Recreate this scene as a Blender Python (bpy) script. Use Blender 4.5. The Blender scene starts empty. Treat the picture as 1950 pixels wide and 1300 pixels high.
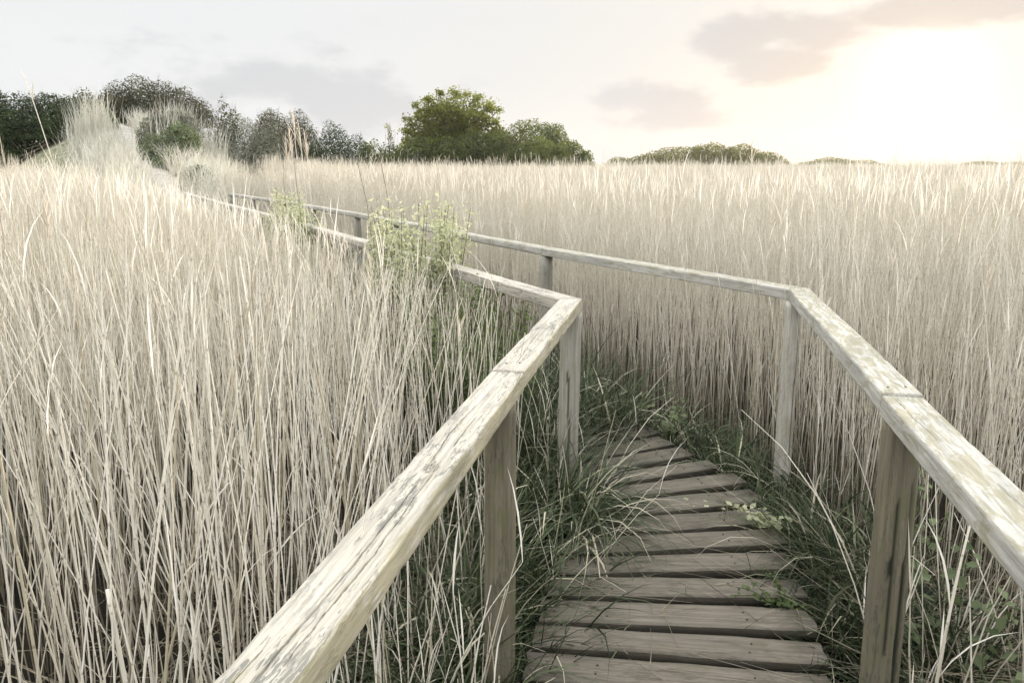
import bpy, bmesh, math, random
import numpy as np
from mathutils import Vector, Matrix, noise

random.seed(7)
rng = np.random.default_rng(7)
scene = bpy.context.scene
COL = scene.collection
R = math.radians

# ------------------------------------------------------------------ camera
EYE = 2.05
cam_d = bpy.data.cameras.new('camera')
cam = bpy.data.objects.new('camera', cam_d)
COL.objects.link(cam)
cam.location = (0, 0, EYE)
PITCH = math.atan(334 / 1550)
cam.rotation_euler = (math.pi / 2 - PITCH, 0, 0)
cam_d.sensor_width = 36
cam_d.lens = 36 * 1550 / 1950
cam_d.clip_start = 0.02
cam_d.clip_end = 3000
scene.camera = cam

# ------------------------------------------------------------------ sun and sky
SUN_AZ, SUN_EL = R(26.0), R(4.7)
SUN = Vector((math.sin(SUN_AZ) * math.cos(SUN_EL), math.cos(SUN_AZ) * math.cos(SUN_EL), math.sin(SUN_EL)))
sl = bpy.data.lights.new('sun', 'SUN')
sl.energy = 2.3
sl.angle = R(0.5)
sl.color = (1.0, 0.9, 0.74)
so = bpy.data.objects.new('sun', sl)
COL.objects.link(so)
so.rotation_euler = (-SUN).to_track_quat('-Z', 'Y').to_euler()

scene.view_settings.view_transform = 'Standard'
scene.view_settings.look = 'None'
scene.view_settings.gamma = 1.0
scene.view_settings.use_curve_mapping = False
scene.view_settings.exposure = 1.72
scene.cycles.use_denoising = True
scene.cycles.max_bounces = 8
scene.cycles.diffuse_bounces = 2
scene.cycles.transmission_bounces = 6
scene.cycles.transparent_max_bounces = 6
scene.cycles.volume_bounces = 0


class NT:
    """small helper to wire shader nodes"""
    def __init__(self, tree):
        self.t = tree
        tree.nodes.clear()

    def n(self, kind, **kw):
        nd = self.t.nodes.new(kind)
        for k, v in kw.items():
            setattr(nd, k, v)
        return nd

    def put(self, sock, v):
        if v is None:
            return
        if isinstance(v, bpy.types.NodeSocket):
            self.t.links.new(v, sock)
        else:
            if isinstance(v, (tuple, list)) and sock.type == 'RGBA' and len(v) == 3:
                v = (*v, 1)
            sock.default_value = v

    def m(self, op, a, b=None, c=None, clamp=False):
        nd = self.n('ShaderNodeMath', operation=op, use_clamp=clamp)
        for s, v in zip(nd.inputs, (a, b, c)):
            self.put(s, v)
        return nd.outputs[0]

    def vm(self, op, a, b=None, out=0):
        nd = self.n('ShaderNodeVectorMath', operation=op)
        self.put(nd.inputs[0], a)
        if b is not None:
            self.put(nd.inputs[1], b)
        return nd.outputs[out]

    def ramp(self, v, lo, hi, smooth=True, a=0.0, b=1.0):
        nd = self.n('ShaderNodeMapRange', interpolation_type='SMOOTHSTEP' if smooth else 'LINEAR')
        for i, x in enumerate((v, lo, hi, a, b)):
            self.put(nd.inputs[i], x)
        return nd.outputs[0]

    def mix(self, f, a, b, blend='MIX'):
        nd = self.n('ShaderNodeMix', data_type='RGBA', blend_type=blend)
        self.put(nd.inputs[0], f)
        self.put(nd.inputs[6], a)
        self.put(nd.inputs[7], b)
        return nd.outputs[2]

    def noise(self, vec, scale, detail=3, rough=0.55, dist=0.0, out=0):
        nd = self.n('ShaderNodeTexNoise')
        self.put(nd.inputs['Vector'], vec)
        self.put(nd.inputs['Scale'], scale)
        self.put(nd.inputs['Detail'], detail)
        self.put(nd.inputs['Roughness'], rough)
        self.put(nd.inputs['Distortion'], dist)
        return nd.outputs[out]

    def attr(self, name, out='Fac'):
        nd = self.n('ShaderNodeAttribute')
        nd.attribute_name = name
        return nd.outputs[out]


world = bpy.data.worlds.new('World')
scene.world = world
world.use_nodes = True
W = NT(world.node_tree)
tc = W.n('ShaderNodeTexCoord').outputs['Generated']
D = W.vm('NORMALIZE', tc)
sep = W.n('ShaderNodeSeparateXYZ')
W.put(sep.inputs[0], D)
dx, dy, dz = sep.outputs
az = W.m('ARCTAN2', dx, dy)
el = W.m('ARCSINE', dz)
cs = W.vm('DOT_PRODUCT', D, tuple(SUN), out=1)
ang = W.m('ARCCOSINE', W.m('MINIMUM', cs, 0.99999))
sky = W.n('ShaderNodeTexSky', sky_type='NISHITA')
sky.sun_disc = False
sky.sun_elevation = SUN_EL
sky.sun_rotation = SUN_AZ
sky.air_density = 1.0
sky.dust_density = 2.0
# thin high overcast: cool far from the sun, warm cream near it, brighter overhead (steepened to light the reed walls)
warm = W.ramp(ang, R(50), R(8))
base = W.mix(warm, (2.68, 2.71, 2.73), (2.56, 2.53, 2.44))
zen = W.ramp(el, R(9.5), R(34), True, 1.0, 3.5)
wisp = W.noise(W.vm('MULTIPLY', D, (2.2, 2.2, 9.0)), 1.6, 5, 0.55)
base = W.mix(W.ramp(wisp, 0.35, 0.7, True, 0.0, 0.30), base, (2.45, 2.48, 2.57))
aur = W.m('ADD', W.m('MULTIPLY', W.m('EXPONENT', W.m('MULTIPLY', ang, -1 / R(1.0))), 8.0),
          W.m('MULTIPLY', W.m('EXPONENT', W.m('MULTIPLY', ang, -1 / R(4.0))), .3))
aurc = W.vm('SCALE', (1.0, 0.93, 0.78))
aurc.node.inputs['Scale'].default_value = 1
W.put(aurc.node.inputs['Scale'], aur)
# cloud banks, each an ellipse in azimuth and elevation with a billowing edge
CLOUDS = [  # az deg, el deg, half az, half el
    (14.8, 7.9, 2.8, 1.5), (19.0, 8.3, 4.8, 1.35), (24.5, 8.9, 5.0, 1.2), (30.5, 9.5, 5.4, 1.5), (17.0, 6.3, 3.2, 1.3),
    (33.8, 4.9, 4.6, 1.2), (8.0, 4.5, 4.6, 0.9, .6), (9.5, 2.9, 4.0, 0.6, .5), (-15.0, 4.9, 8.0, 2.0, .45), (-10.5, 3.4, 6.5, 1.3, .5),
    (52, 8, 9, 2.4), (75, 13, 14, 3.2), (-55, 7, 10, 2.4), (-85, 12, 16, 3.4), (-125, 9, 14, 2.6), (120, 8, 14, 2.8), (165, 12, 16, 3.2),
]
mx = None
for a0, e0, ra, re, *sw in CLOUDS:
    u = W.m('DIVIDE', W.m('SUBTRACT', az, R(a0)), R(ra))
    v = W.m('DIVIDE', W.m('SUBTRACT', el, R(e0)), R(re))
    d = W.m('SUBTRACT', 1.0, W.m('SQRT', W.m('ADD', W.m('MULTIPLY', u, u), W.m('MULTIPLY', v, v))))
    if sw: d = W.m('MULTIPLY', d, sw[0])
    mx = d if mx is None else W.m('SMOOTH_MAX', mx, d, 0.35)
bil = W.noise(W.vm('MULTIPLY', D, (1.0, 1.0, 2.4)), 8.0, 8, 0.58)
cl = W.m('ADD', mx, W.m('MULTIPLY', W.m('SUBTRACT', bil, 0.5), 2.9))
cl = W.ramp(cl, -0.2, 0.4)
cl = W.m('MULTIPLY', cl, W.ramp(ang, R(0.8), R(4.5), True, 0.0, 1.0))
ccol = W.mix(W.ramp(ang, R(24), R(4)), (2.16, 2.19, 2.26), (1.82, 1.83, 1.87))
basez = W.vm('SCALE', base)
W.put(basez.node.inputs['Scale'], zen)
over = W.mix(W.m('MULTIPLY', cl, 0.97), basez, ccol)
over = W.vm('ADD', over, W.vm('MULTIPLY', aurc, W.mix(cl, (1, 1, 1), (.06, .06, .06))))
skyc = W.mix(0.98, sky.outputs[0], over)
bg = W.n('ShaderNodeBackground')
W.put(bg.inputs[0], skyc)
bg.inputs[1].default_value = 0.1
wo = W.n('ShaderNodeOutputWorld')
W.put(wo.inputs[0], bg.outputs[0])
world.cycles.sampling_method = 'MANUAL'
world.cycles.sample_map_resolution = 1024


# ------------------------------------------------------------------ object helpers
def tag(o, label=None, cat=None, group=None, kind=None):
    if label: o['label'] = label
    if cat: o['category'] = cat
    if group: o['group'] = group
    if kind: o['kind'] = kind
    return o


def empty(name, loc, label=None, cat=None, group=None, kind=None, rz=0):
    o = bpy.data.objects.new(name, None)
    o.empty_display_size = 0.2
    o.location = loc
    o.rotation_euler = (0, 0, rz)
    COL.objects.link(o)
    return tag(o, label, cat, group, kind)


def link(name, me, parent=None):
    o = bpy.data.objects.new(name, me)
    COL.objects.link(o)
    if parent:
        o.parent = parent
    return o


def build_mesh(name, pieces, mats, smooth=True):
    """pieces: list of (V (n,3), F (m,4), {attr: (n,)}, material index)"""
    V = np.concatenate([p[0] for p in pieces]).astype(np.float32)
    Fs, mi, off = [], [], 0
    for p in pieces:
        Fs.append(p[1] + off)
        mi.append(np.full(len(p[1]), p[3], np.int32))
        off += len(p[0])
    F = np.concatenate(Fs).astype(np.int32)
    mi = np.concatenate(mi)
    me = bpy.data.meshes.new(name)
    k = F.shape[1]
    me.vertices.add(len(V)); me.vertices.foreach_set('co', V.ravel())
    me.loops.add(F.size); me.loops.foreach_set('vertex_index', F.ravel())
    me.polygons.add(len(F))
    me.polygons.foreach_set('loop_start', np.arange(0, F.size, k, dtype=np.int32))
    try:
        me.polygons.foreach_set('loop_total', np.full(len(F), k, np.int32))
    except Exception:
        pass
    me.polygons.foreach_set('material_index', mi)
    me.polygons.foreach_set('use_smooth', np.full(len(F), smooth, bool))
    names = set()
    for p in pieces: names |= set(p[2])
    for a in sorted(names):
        data = np.concatenate([np.asarray(p[2].get(a, np.zeros(len(p[0]))), np.float32) for p in pieces])
        at = me.attributes.new(a, 'FLOAT', 'POINT')
        at.data.foreach_set('value', data)
    for m in mats: me.materials.append(m)
    me.update()
    me.validate()
    return me


# ------------------------------------------------------------------ materials
def mat(name):
    m = bpy.data.materials.new(name)
    m.use_nodes = True
    return m, NT(m.node_tree)


def finish(N, col, rough=0.7, bump=None, bstr=0.3, bdist=0.004, trans=0.0, tcol=None, spec=0.3):
    p = N.n('ShaderNodeBsdfPrincipled')
    N.put(p.inputs['Base Color'], col)
    N.put(p.inputs['Roughness'], rough)
    N.put(p.inputs['Specular IOR Level'], spec)
    if bump is not None:
        b = N.n('ShaderNodeBump')
        N.put(b.inputs['Height'], bump)
        b.inputs['Strength'].default_value = bstr
        b.inputs['Distance'].default_value = bdist
        N.put(p.inputs['Normal'], b.outputs[0])
    out = N.n('ShaderNodeOutputMaterial')
    if trans:
        t = N.n('ShaderNodeBsdfTranslucent')
        N.put(t.inputs[0], tcol if tcol is not None else col)
        mx_ = N.n('ShaderNodeMixShader')
        mx_.inputs[0].default_value = trans
        N.put(mx_.inputs[1], p.outputs[0])
        N.put(mx_.inputs[2], t.outputs[0])
        N.put(out.inputs[0], mx_.outputs[0])
    else:
        N.put(out.inputs[0], p.outputs[0])


def wood(name, base, dark, algae, flake=0.5, alg=0.4, mottle=0.5, alg_dir=(0, 0, 0), rough=0.75, seed=0.0, upright=False):
    m, N = mat(name)
    oc = N.n('ShaderNodeTexCoord').outputs['Object']
    info = N.n('ShaderNodeObjectInfo').outputs['Random']
    offs = N.n('ShaderNodeCombineXYZ')
    N.put(offs.inputs[0], N.m('MULTIPLY', info, 37.0))
    N.put(offs.inputs[1], N.m('MULTIPLY_ADD', info, 11.0, seed))
    if upright:      # grain runs up the post
        rt = N.n('ShaderNodeVectorRotate', rotation_type='Y_AXIS')
        N.put(rt.inputs['Vector'], oc)
        rt.inputs['Angle'].default_value = math.pi / 2
        oc = rt.outputs[0]
    p = N.vm('ADD', oc, offs.outputs[0])
    g1 = N.noise(N.vm('MULTIPLY', p, (3.0, 90.0, 90.0)), 1.0, 5, 0.6, 0.4)
    g2 = N.noise(N.vm('MULTIPLY', p, (7.0, 260.0, 260.0)), 1.0, 3, 0.6)
    pat = N.noise(N.vm('MULTIPLY', p, (5.0, 22.0, 22.0)), 1.0, 5, 0.62, 0.8)
    big = N.noise(N.vm('MULTIPLY', p, (2.2, 5.0, 5.0)), 1.0, 3, 0.5)
    c = N.mix(N.ramp(g1, 0.3, 0.7), tuple(x * 0.72 for x in base), tuple(min(x * 1.18, 0.85) for x in base))
    c = N.mix(N.m('MULTIPLY', N.ramp(big, 0.4, 0.7), mottle), c, tuple(x * 0.7 for x in base))
    # worn flakes where the bleached skin has gone
    fine = N.noise(N.vm('MULTIPLY', p, (26.0, 190.0, 190.0)), 1.0, 4, 0.6, 0.3)
    fl = N.m('ADD', N.m('MULTIPLY', pat, 0.5), N.m('MULTIPLY', fine, 0.5))
    fl = N.ramp(fl, 0.525, 0.56)
    fl = N.m('MULTIPLY', fl, N.ramp(big, 0.36, 0.6, True, 0.25, 1.0))
    c = N.mix(N.m('MULTIPLY', fl, flake), c, dark)
    # dark hairlines in the grain
    c = N.mix(N.m('MULTIPLY', N.ramp(g2, 0.62, 0.72), 0.5), c, tuple(x * 0.8 for x in dark))
    # algae and lichen
    al = N.noise(N.vm('MULTIPLY', p, (7.0, 26.0, 26.0)), 1.0, 7, 0.7, 0.6)
    gn = N.n('ShaderNodeTexCoord').outputs['Normal']
    side = N.vm('DOT_PRODUCT', gn, alg_dir, out=1)
    am = N.ramp(N.m('ADD', al, N.m('MULTIPLY', side, 0.12)), 0.50, 0.64)
    c = N.mix(N.m('MULTIPLY', am, alg), c, algae)
    dirt_shade = N.attr('dirt_shade')
    c = N.mix(N.m('MULTIPLY', dirt_shade, 0.95), c, tuple(x * 0.35 for x in dark))  # crack dirt, plus gap shade painted on the planks
    h = N.m('ADD', N.m('MULTIPLY', g1, 0.6), N.m('ADD', N.m('MULTIPLY', g2, 0.35), N.m('MULTIPLY', fl, -0.3)))
    finish(N, c, rough, h, 0.6, 0.003, spec=0.12)
    return m


M_RAIL_L = wood('rail_wood_warm', (0.385, 0.36, 0.305), (0.13, 0.13, 0.115), (0.24, 0.215, 0.105), 0.85, 0.5, 0.35, (0, -1.2, -0.6))
M_RAIL_R = wood('rail_wood_grey', (0.40, 0.385, 0.345), (0.19, 0.21, 0.185), (0.20, 0.18, 0.10), 0.45, 0.6, 0.45, (0, 0, 0.6), seed=5)
M_POST = wood('post_wood', (0.165, 0.147, 0.105), (0.055, 0.06, 0.045), (0.125, 0.125, 0.065), 0.6, 0.6, 0.6, seed=9, upright=True)
M_POST_P = wood('post_wood_pale', (0.30, 0.285, 0.245), (0.12, 0.115, 0.09), (0.22, 0.21, 0.12), 0.5, 0.4, 0.5, seed=13, upright=True)
M_POST_W = wood('post_wood_white', (0.44, 0.42, 0.37), (0.22, 0.2, 0.16), (0.3, 0.28, 0.17), 0.5, 0.5, 0.5, seed=17, upright=True)
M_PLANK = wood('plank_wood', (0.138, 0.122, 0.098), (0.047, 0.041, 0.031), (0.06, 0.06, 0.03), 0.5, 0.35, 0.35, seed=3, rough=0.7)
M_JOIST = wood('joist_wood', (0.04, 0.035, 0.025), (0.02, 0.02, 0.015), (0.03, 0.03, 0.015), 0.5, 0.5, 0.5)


def leaf_mat(name, dark, light, trans=0.35, tcol=(0.3, 0.36, 0.06), rough=0.55, spec=0.12, straw=None):
    m, N = mat(name)
    t = N.attr('tint')
    c = N.mix(t, dark, light)
    if straw:
        c = N.mix(N.ramp(t, 0.84, 0.92), c, straw)
    pos = N.n('ShaderNodeNewGeometry').outputs['Position']
    c = N.mix(N.ramp(N.noise(pos, 1.1, 3, 0.6), 0.4, 0.65, True, 0, 0.45), c, tuple(x * 0.6 for x in dark))
    finish(N, c, rough, trans=trans, tcol=tcol, spec=spec)
    return m


def reed_mat(name, lo, hi, trans, nodes=True):
    m, N = mat(name)
    t = N.attr('tint')
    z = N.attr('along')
    c = N.mix(t, lo, hi)
    if nodes:
        fr = N.m('FRACT', N.m('ADD', N.m('MULTIPLY', z, 5.2), N.m('MULTIPLY', t, 7.3)))
        c = N.mix(N.m('MULTIPLY', N.ramp(fr, 0.055, 0.0), 0.65), c, (0.16, 0.12, 0.07))
        sh = N.ramp(fr, 0.1, 1.0, False, 0.0, 0.22)
        c = N.mix(sh, c, (0.42, 0.36, 0.25))
        c = N.mix(N.ramp(z, 0.85, 0.05, True, 0.0, 0.85), c, (0.14, 0.115, 0.07))  # brown stem bases, darkened further to paint shade low in the bed
    finish(N, c, 0.6, trans=trans, spec=0.1)
    return m


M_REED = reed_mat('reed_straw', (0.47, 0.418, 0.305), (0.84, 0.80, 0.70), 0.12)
M_RLEAF = reed_mat('reed_dead_leaf', (0.58, 0.53, 0.44), (0.79, 0.75, 0.67), 0.35, False)
M_PLUME = reed_mat('reed_plume', (0.44, 0.38, 0.30), (0.68, 0.61, 0.52), 0.3, False)
M_SEDGE = leaf_mat('sedge_blade', (0.008, 0.014, 0.006), (0.11, 0.135, 0.07), 0.15, (0.08, 0.11, 0.04), 0.45, 0.10, (0.46, 0.43, 0.32))
M_DUNEG = reed_mat('dune_grass_blade', (0.42, 0.40, 0.33), (0.64, 0.62, 0.54), 0.2, False)
M_BARK = wood('bark', (0.14, 0.115, 0.085), (0.06, 0.05, 0.04), (0.1, 0.1, 0.05), 0.5, 0.3, 0.4)
M_DARKLEAF = leaf_mat('hedge_leaf', (0.011, 0.020, 0.008), (0.052, 0.080, 0.024), 0.15, (0.06, 0.10, 0.02))
M_BROWNLEAF = leaf_mat('thorn_leaf', (0.022, 0.024, 0.013), (0.085, 0.082, 0.042), 0.18, (0.12, 0.12, 0.04))
M_GREYLEAF = leaf_mat('sallow_leaf', (0.09, 0.10, 0.07), (0.27, 0.27, 0.21), 0.2, (0.2, 0.2, 0.1))
M_GREENLEAF = leaf_mat('bramble_leaf', (0.045, 0.065, 0.03), (0.18, 0.215, 0.115), 0.2, (0.2, 0.24, 0.10))
M_TREELEAF = leaf_mat('tree_leaf', (0.036, 0.050, 0.015), (0.17, 0.185, 0.05), 0.36, (0.30, 0.31, 0.05))
M_IVY = leaf_mat('ivy_leaf', (0.032, 0.046, 0.014), (0.12, 0.145, 0.045), 0.28, (0.22, 0.24, 0.04))
M_FARLEAF = leaf_mat('far_leaf', (0.06, 0.065, 0.025), (0.15, 0.15, 0.055), 0.3, (0.3, 0.3, 0.06))
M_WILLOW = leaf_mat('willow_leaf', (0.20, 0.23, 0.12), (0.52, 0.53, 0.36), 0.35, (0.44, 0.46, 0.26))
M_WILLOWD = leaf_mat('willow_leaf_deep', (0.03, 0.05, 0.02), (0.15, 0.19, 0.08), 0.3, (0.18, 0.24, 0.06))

m, N = mat('marsh_soil')
pos = N.n('ShaderNodeNewGeometry').outputs['Position']
c = N.mix(N.ramp(N.noise(pos, 1.5, 5, 0.6), 0.35, 0.7), (0.008, 0.007, 0.005), (0.026, 0.022, 0.015))
sepz = N.n('ShaderNodeSeparateXYZ'); N.put(sepz.inputs[0], pos)
c = N.mix(N.ramp(sepz.outputs[2], 0.35, 1.2), c, N.mix(N.ramp(N.noise(pos, 3.0, 5, 0.6), 0.35, 0.65), (0.10, 0.105, 0.06), (0.26, 0.25, 0.18)))
finish(N, c, 0.9, N.noise(pos, 14, 4, 0.6), 0.6, 0.03, spec=0.08)
M_SOIL = m
m, N = mat('path_sand')
pos = N.n('ShaderNodeNewGeometry').outputs['Position']
c = N.mix(N.ramp(N.noise(pos, 2.5, 6, 0.6), 0.3, 0.7), (0.27, 0.25, 0.215), (0.42, 0.39, 0.345))
finish(N, c, 0.9, N.noise(pos, 7, 5, 0.6), 0.8, 0.05)
M_SAND = m
m, N = mat('nail_iron')
finish(N, (0.05, 0.045, 0.04), 0.6)
M_NAIL = m

# ------------------------------------------------------------------ the lie of the land
PATH3 = np.array([(-9.1, 22.9, 0.27), (-10.2, 25.2, 0.55), (-12.6, 30, 1.39), (-16.6, 37, 2.43), (-21, 45, 3.5), (-26, 53, 3.1), (-31, 62, 2.6)])


def seg_dist(P, A, B):
    AB = B - A
    t = np.clip(((P - A) @ AB) / (AB @ AB), 0, 1)
    C = A + t[:, None] * AB
    d = np.hypot(*(P - C).T)
    side = np.sign(AB[0] * (P[:, 1] - A[1]) - AB[1] * (P[:, 0] - A[0]))   # + = left
    return d, t, side


def poly_dist(P, poly):
    best = np.full(len(P), 1e9); bs = np.zeros(len(P)); bi = np.zeros(len(P)); bt = np.zeros(len(P))
    for i in range(len(poly) - 1):
        d, t, s = seg_dist(P, poly[i], poly[i + 1])
        k = d < best
        best[k] = d[k]; bs[k] = s[k]; bi[k] = i; bt[k] = t[k]
    return best, bs, bi, bt


def terrain(x, y):
    x = np.asarray(x, float); y = np.asarray(y, float)
    P = np.stack([x.ravel(), y.ravel()], 1)
    d, s, i, t = poly_dist(P, PATH3[:, :2])
    i = i.astype(int)
    h = PATH3[i, 2] * (1 - t) + PATH3[i + 1, 2] * t
    h = np.where((i == 0) & (t <= 0), 0.0, h)
    w = np.clip((P[:, 1] - 22.9) / 3.0, 0, 1)
    rad = np.where(s > 0, 5.0, 3.6)
    z = h * w * np.exp(-np.maximum(d - 0.8, 0) ** 2 / rad ** 2)
    # far dunes to the right
    for cx, cy, hh, r in ((-26, 60, 3.0, 12), (34, 128, 1.2, 16)):
        z = z + hh * np.exp(-((P[:, 0] - cx) ** 2 + (P[:, 1] - cy) ** 2) / r ** 2) * np.clip((P[:, 1] - 25) / 10, 0, 1)
    return z.reshape(x.shape)


k = np.linspace(-1, 1, 231)
gx = np.sinh(k * 5.0) / np.sinh(5.0) * 300
GX, GY = np.meshgrid(gx, gx, indexing='ij')
GZ = terrain(GX, GY)
for a in range(231):
    for b in range(231):
        if abs(gx[a]) < 60 and abs(gx[b]) < 60:
            GZ[a, b] += 0.03 * noise.noise(Vector((gx[a] * 1.3, gx[b] * 1.3, 0)))
V = np.stack([GX.ravel(), GY.ravel(), GZ.ravel()], 1)
I = np.arange(231 * 231).reshape(231, 231)
F = np.stack([I[:-1, :-1], I[1:, :-1], I[1:, 1:], I[:-1, 1:]], -1).reshape(-1, 4)
ground = link('ground', build_mesh('ground', [(V, F, {}, 0)], [M_SOIL]))
tag(ground, 'dark marsh soil under the reeds rising into a dune', 'ground', kind='structure')

# sand path climbing the dune
cp = []
for i in range(len(PATH3) - 2):
    for t in np.linspace(0, 1, 14, endpoint=False):
        cp.append(PATH3[i] * (1 - t) + PATH3[i + 1] * t)
cp = np.array(cp)
tg = np.gradient(cp[:, :2], axis=0); tg /= np.linalg.norm(tg, axis=1)[:, None]
nr = np.stack([-tg[:, 1], tg[:, 0]], 1)
Vs = []
for q, lat in enumerate(np.linspace(-0.68, 0.68, 9)):
    wob = np.array([0.22 * noise.noise(Vector((c_[0] * .5, c_[1] * .5, lat))) for c_ in cp])
    xy = cp[:, :2] + nr * (lat * (1 + wob))[:, None]
    z = terrain(xy[:, 0], xy[:, 1]) + 0.07 - 0.10 * (abs(lat) / .68) ** 4 + 0.03 * wob
    Vs.append(np.column_stack([xy, z]))
V = np.concatenate(Vs); n = len(cp)
I = np.arange(9 * n).reshape(9, n)
F = np.stack([I[:-1, :-1], I[:-1, 1:], I[1:, 1:], I[1:, :-1]], -1).reshape(-1, 4)
o = link('sand_path', build_mesh('sand_path', [(V, F, {}, 0)], [M_SAND]))
tag(o, 'pale trodden sand path climbing the dune beyond the boardwalk', 'path', kind='structure')

# ------------------------------------------------------------------ boardwalk
DECK = 0.30
RAIL_TOP = 1.35
RL = np.array([(-0.73, -0.8), (-0.016, 2.765), (0.314, 4.34), (-1.225, 7.469), (-2.56, 10.16), (-3.86, 12.70), (-5.36, 15.55), (-7.346, 19.425), (-8.92, 22.56)])
RR = np.array([(0.565, -0.8), (1.23, 2.47), (1.681, 4.722), (0.31, 7.15), (-0.76, 9.32), (-2.373, 12.606), (-4.72, 17.052), (-7.40, 21.75)])
CENTRE = np.array([(-0.08, -0.8), (0.61, 2.62), (0.93, 4.45), (0.3, 5.9), (-0.5, 7.35), (-1.68, 9.75), (-3.1, 12.6), (-5.0, 16.3), (-8.2, 22.2), (-9.1, 23.1)])


def plank_mesh(L, Wd, T, seed, nx=26, ny=8):
    """long board along x, centred, with worn uneven edges"""
    pr = []
    for j in range(ny + 1):
        pr.append((-Wd / 2 + Wd * j / ny, T / 2))
    for j in range(ny + 1):
        pr.append((Wd / 2 - Wd * j / ny, -T / 2))
    V, F, dirt_shade = [], [], []
    npz = len(pr)
    for i in range(nx + 1):
        x = -L / 2 + L * i / nx
        e0 = 0.007 * noise.noise(Vector((x * 3.1, seed, 1))) + 0.004 * noise.noise(Vector((x * 11, seed, 2)))
        e1 = 0.007 * noise.noise(Vector((x * 3.1, seed, 7))) + 0.004 * noise.noise(Vector((x * 11, seed, 9)))
        for (y, z) in pr:
            s = y / Wd + .5
            yy = y + e0 * (1 - s) + e1 * s
            zz = z + (0.003 * noise.noise(Vector((x * 4, y * 20, seed))) + 0.002 * noise.noise(Vector((x * 2, seed, 4))) if z > 0 else 0)
            edge = min(s, 1 - s)
            if z > 0 and edge < 0.02: zz -= 0.004
            xx = x + (0.012 * noise.noise(Vector((y * 14, seed, 3 if i else 5))) if i in (0, nx) else 0)
            V.append((xx, yy, zz))
            dirt_shade.append(1.0 if z < 0 else max(0.0, 0.75 - min(L / 2 - x, x + L / 2) / 0.2) * (0.6 + 0.8 * noise.noise(Vector((x * 9, y * 18, seed)))) + (0.35 if edge < .02 else 0))  # lower faces darkened to paint shade into the gaps; board ends are dirt
    for i in range(nx):
        for j in range(npz):
            a = i * npz + j; b = i * npz + (j + 1) % npz
            F.append((a, a + npz, b + npz, b))
    h = npz // 2
    for i, flip in ((0, False), (nx, True)):
        for j in range(h - 1):
            q = (i * npz + j, i * npz + j + 1, i * npz + npz - 2 - j, i * npz + npz - 1 - j)
            F.append(q if not flip else q[::-1])
    dirt_shade = np.clip(dirt_shade, 0, 1)
    me = build_mesh('plank', [(np.array(V), np.array(F), {'dirt_shade': dirt_shade}, 0)], [M_PLANK], smooth=False)
    return me


deck = empty('boardwalk', (0.6, 2.6, 0), 'narrow boardwalk of worn grey-brown planks curving left between the handrails', 'boardwalk', kind='structure')
deck_inv = Matrix.Translation((-0.6, -2.6, 0))
# seams between boards, left end and right end on the ground plan
SEAMS = [
    ((-0.36, .70), (0.69, .52)), ((-0.325, .90), (0.73, .715)), ((-0.28, 1.10), (0.765, .915)), ((-0.235, 1.30), (0.80, 1.11)), ((-0.20, 1.50), (0.84, 1.31)),
    ((-0.16, 1.70), (0.88, 1.51)), ((-0.12, 1.89), (0.92, 1.73)), ((-0.07, 2.10), (0.97, 1.94)), ((-0.03, 2.31), (1.02, 2.16)), ((0.03, 2.52), (1.07, 2.37)),
    ((0.07, 2.726), (1.13, 2.575)), ((0.10, 2.898), (1.17, 2.803)), ((0.13, 3.095), (1.21, 3.043)), ((0.17, 3.281), (1.25, 3.281)),
    ((0.21, 3.452), (1.29, 3.545)), ((0.25, 3.640), (1.32, 3.778)), ((0.29, 3.835), (1.34, 4.03)), ((0.31, 4.03), (1.34, 4.31)),
    ((0.31, 4.22), (1.285, 4.535)), ((0.27, 4.38), (1.14, 4.75)), ((0.21, 4.57), (1.05, 4.975)), ((0.14, 4.775), (0.97, 5.18)),
]
cA = np.array(CENTRE)
dr = np.array([-0.478, 0.878]); nrm = np.array([0.878, 0.478])
p0 = (np.array(SEAMS[-1][0]) + np.array(SEAMS[-1][1])) / 2
tgt = np.array([-8.95, 22.9])
dr = (tgt - p0) / np.linalg.norm(tgt - p0); nrm = np.array([dr[1], -dr[0]])
Lf = np.linalg.norm(tgt - p0)
nf = int(Lf / 0.2)


def add_plank(c, L, Wd, ang, me, z=DECK, tilt=0.0):
    o = link('plank', me, deck)
    o.matrix_local = deck_inv @ Matrix.Translation((c[0], c[1], z - 0.019)) @ Matrix.Rotation(ang, 4, 'Z') @ Matrix.Rotation(tilt, 4, 'X')
    return o


for i in range(len(SEAMS) - 1):
    a0, b0 = map(np.array, SEAMS[i]); a1, b1 = map(np.array, SEAMS[i + 1])
    ca, cb = (a0 + a1) / 2, (b0 + b1) / 2
    wd = (np.linalg.norm(a1 - a0) + np.linalg.norm(b1 - b0)) / 2
    c = (ca + cb) / 2; v = cb - ca
    # real board width: the smaller end decides, the fan leaves wedge shaped gaps
    wd = min(np.linalg.norm(a1 - a0), np.linalg.norm(b1 - b0)) * 0.42 + wd * 0.58
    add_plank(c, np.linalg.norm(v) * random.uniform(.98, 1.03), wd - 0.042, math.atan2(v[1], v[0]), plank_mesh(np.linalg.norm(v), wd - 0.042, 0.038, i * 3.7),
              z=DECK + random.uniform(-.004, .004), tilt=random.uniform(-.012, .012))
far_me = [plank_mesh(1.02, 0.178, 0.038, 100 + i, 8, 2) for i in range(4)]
for i in range(nf):
    c = p0 + dr * (i + .5) * (Lf / nf) + nrm * random.uniform(-.02, .02)
    add_plank(c, 1, 1, math.atan2(nrm[1], nrm[0]) + random.uniform(-.02, .02), far_me[i % 4], z=DECK + random.uniform(-.004, .004))


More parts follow.
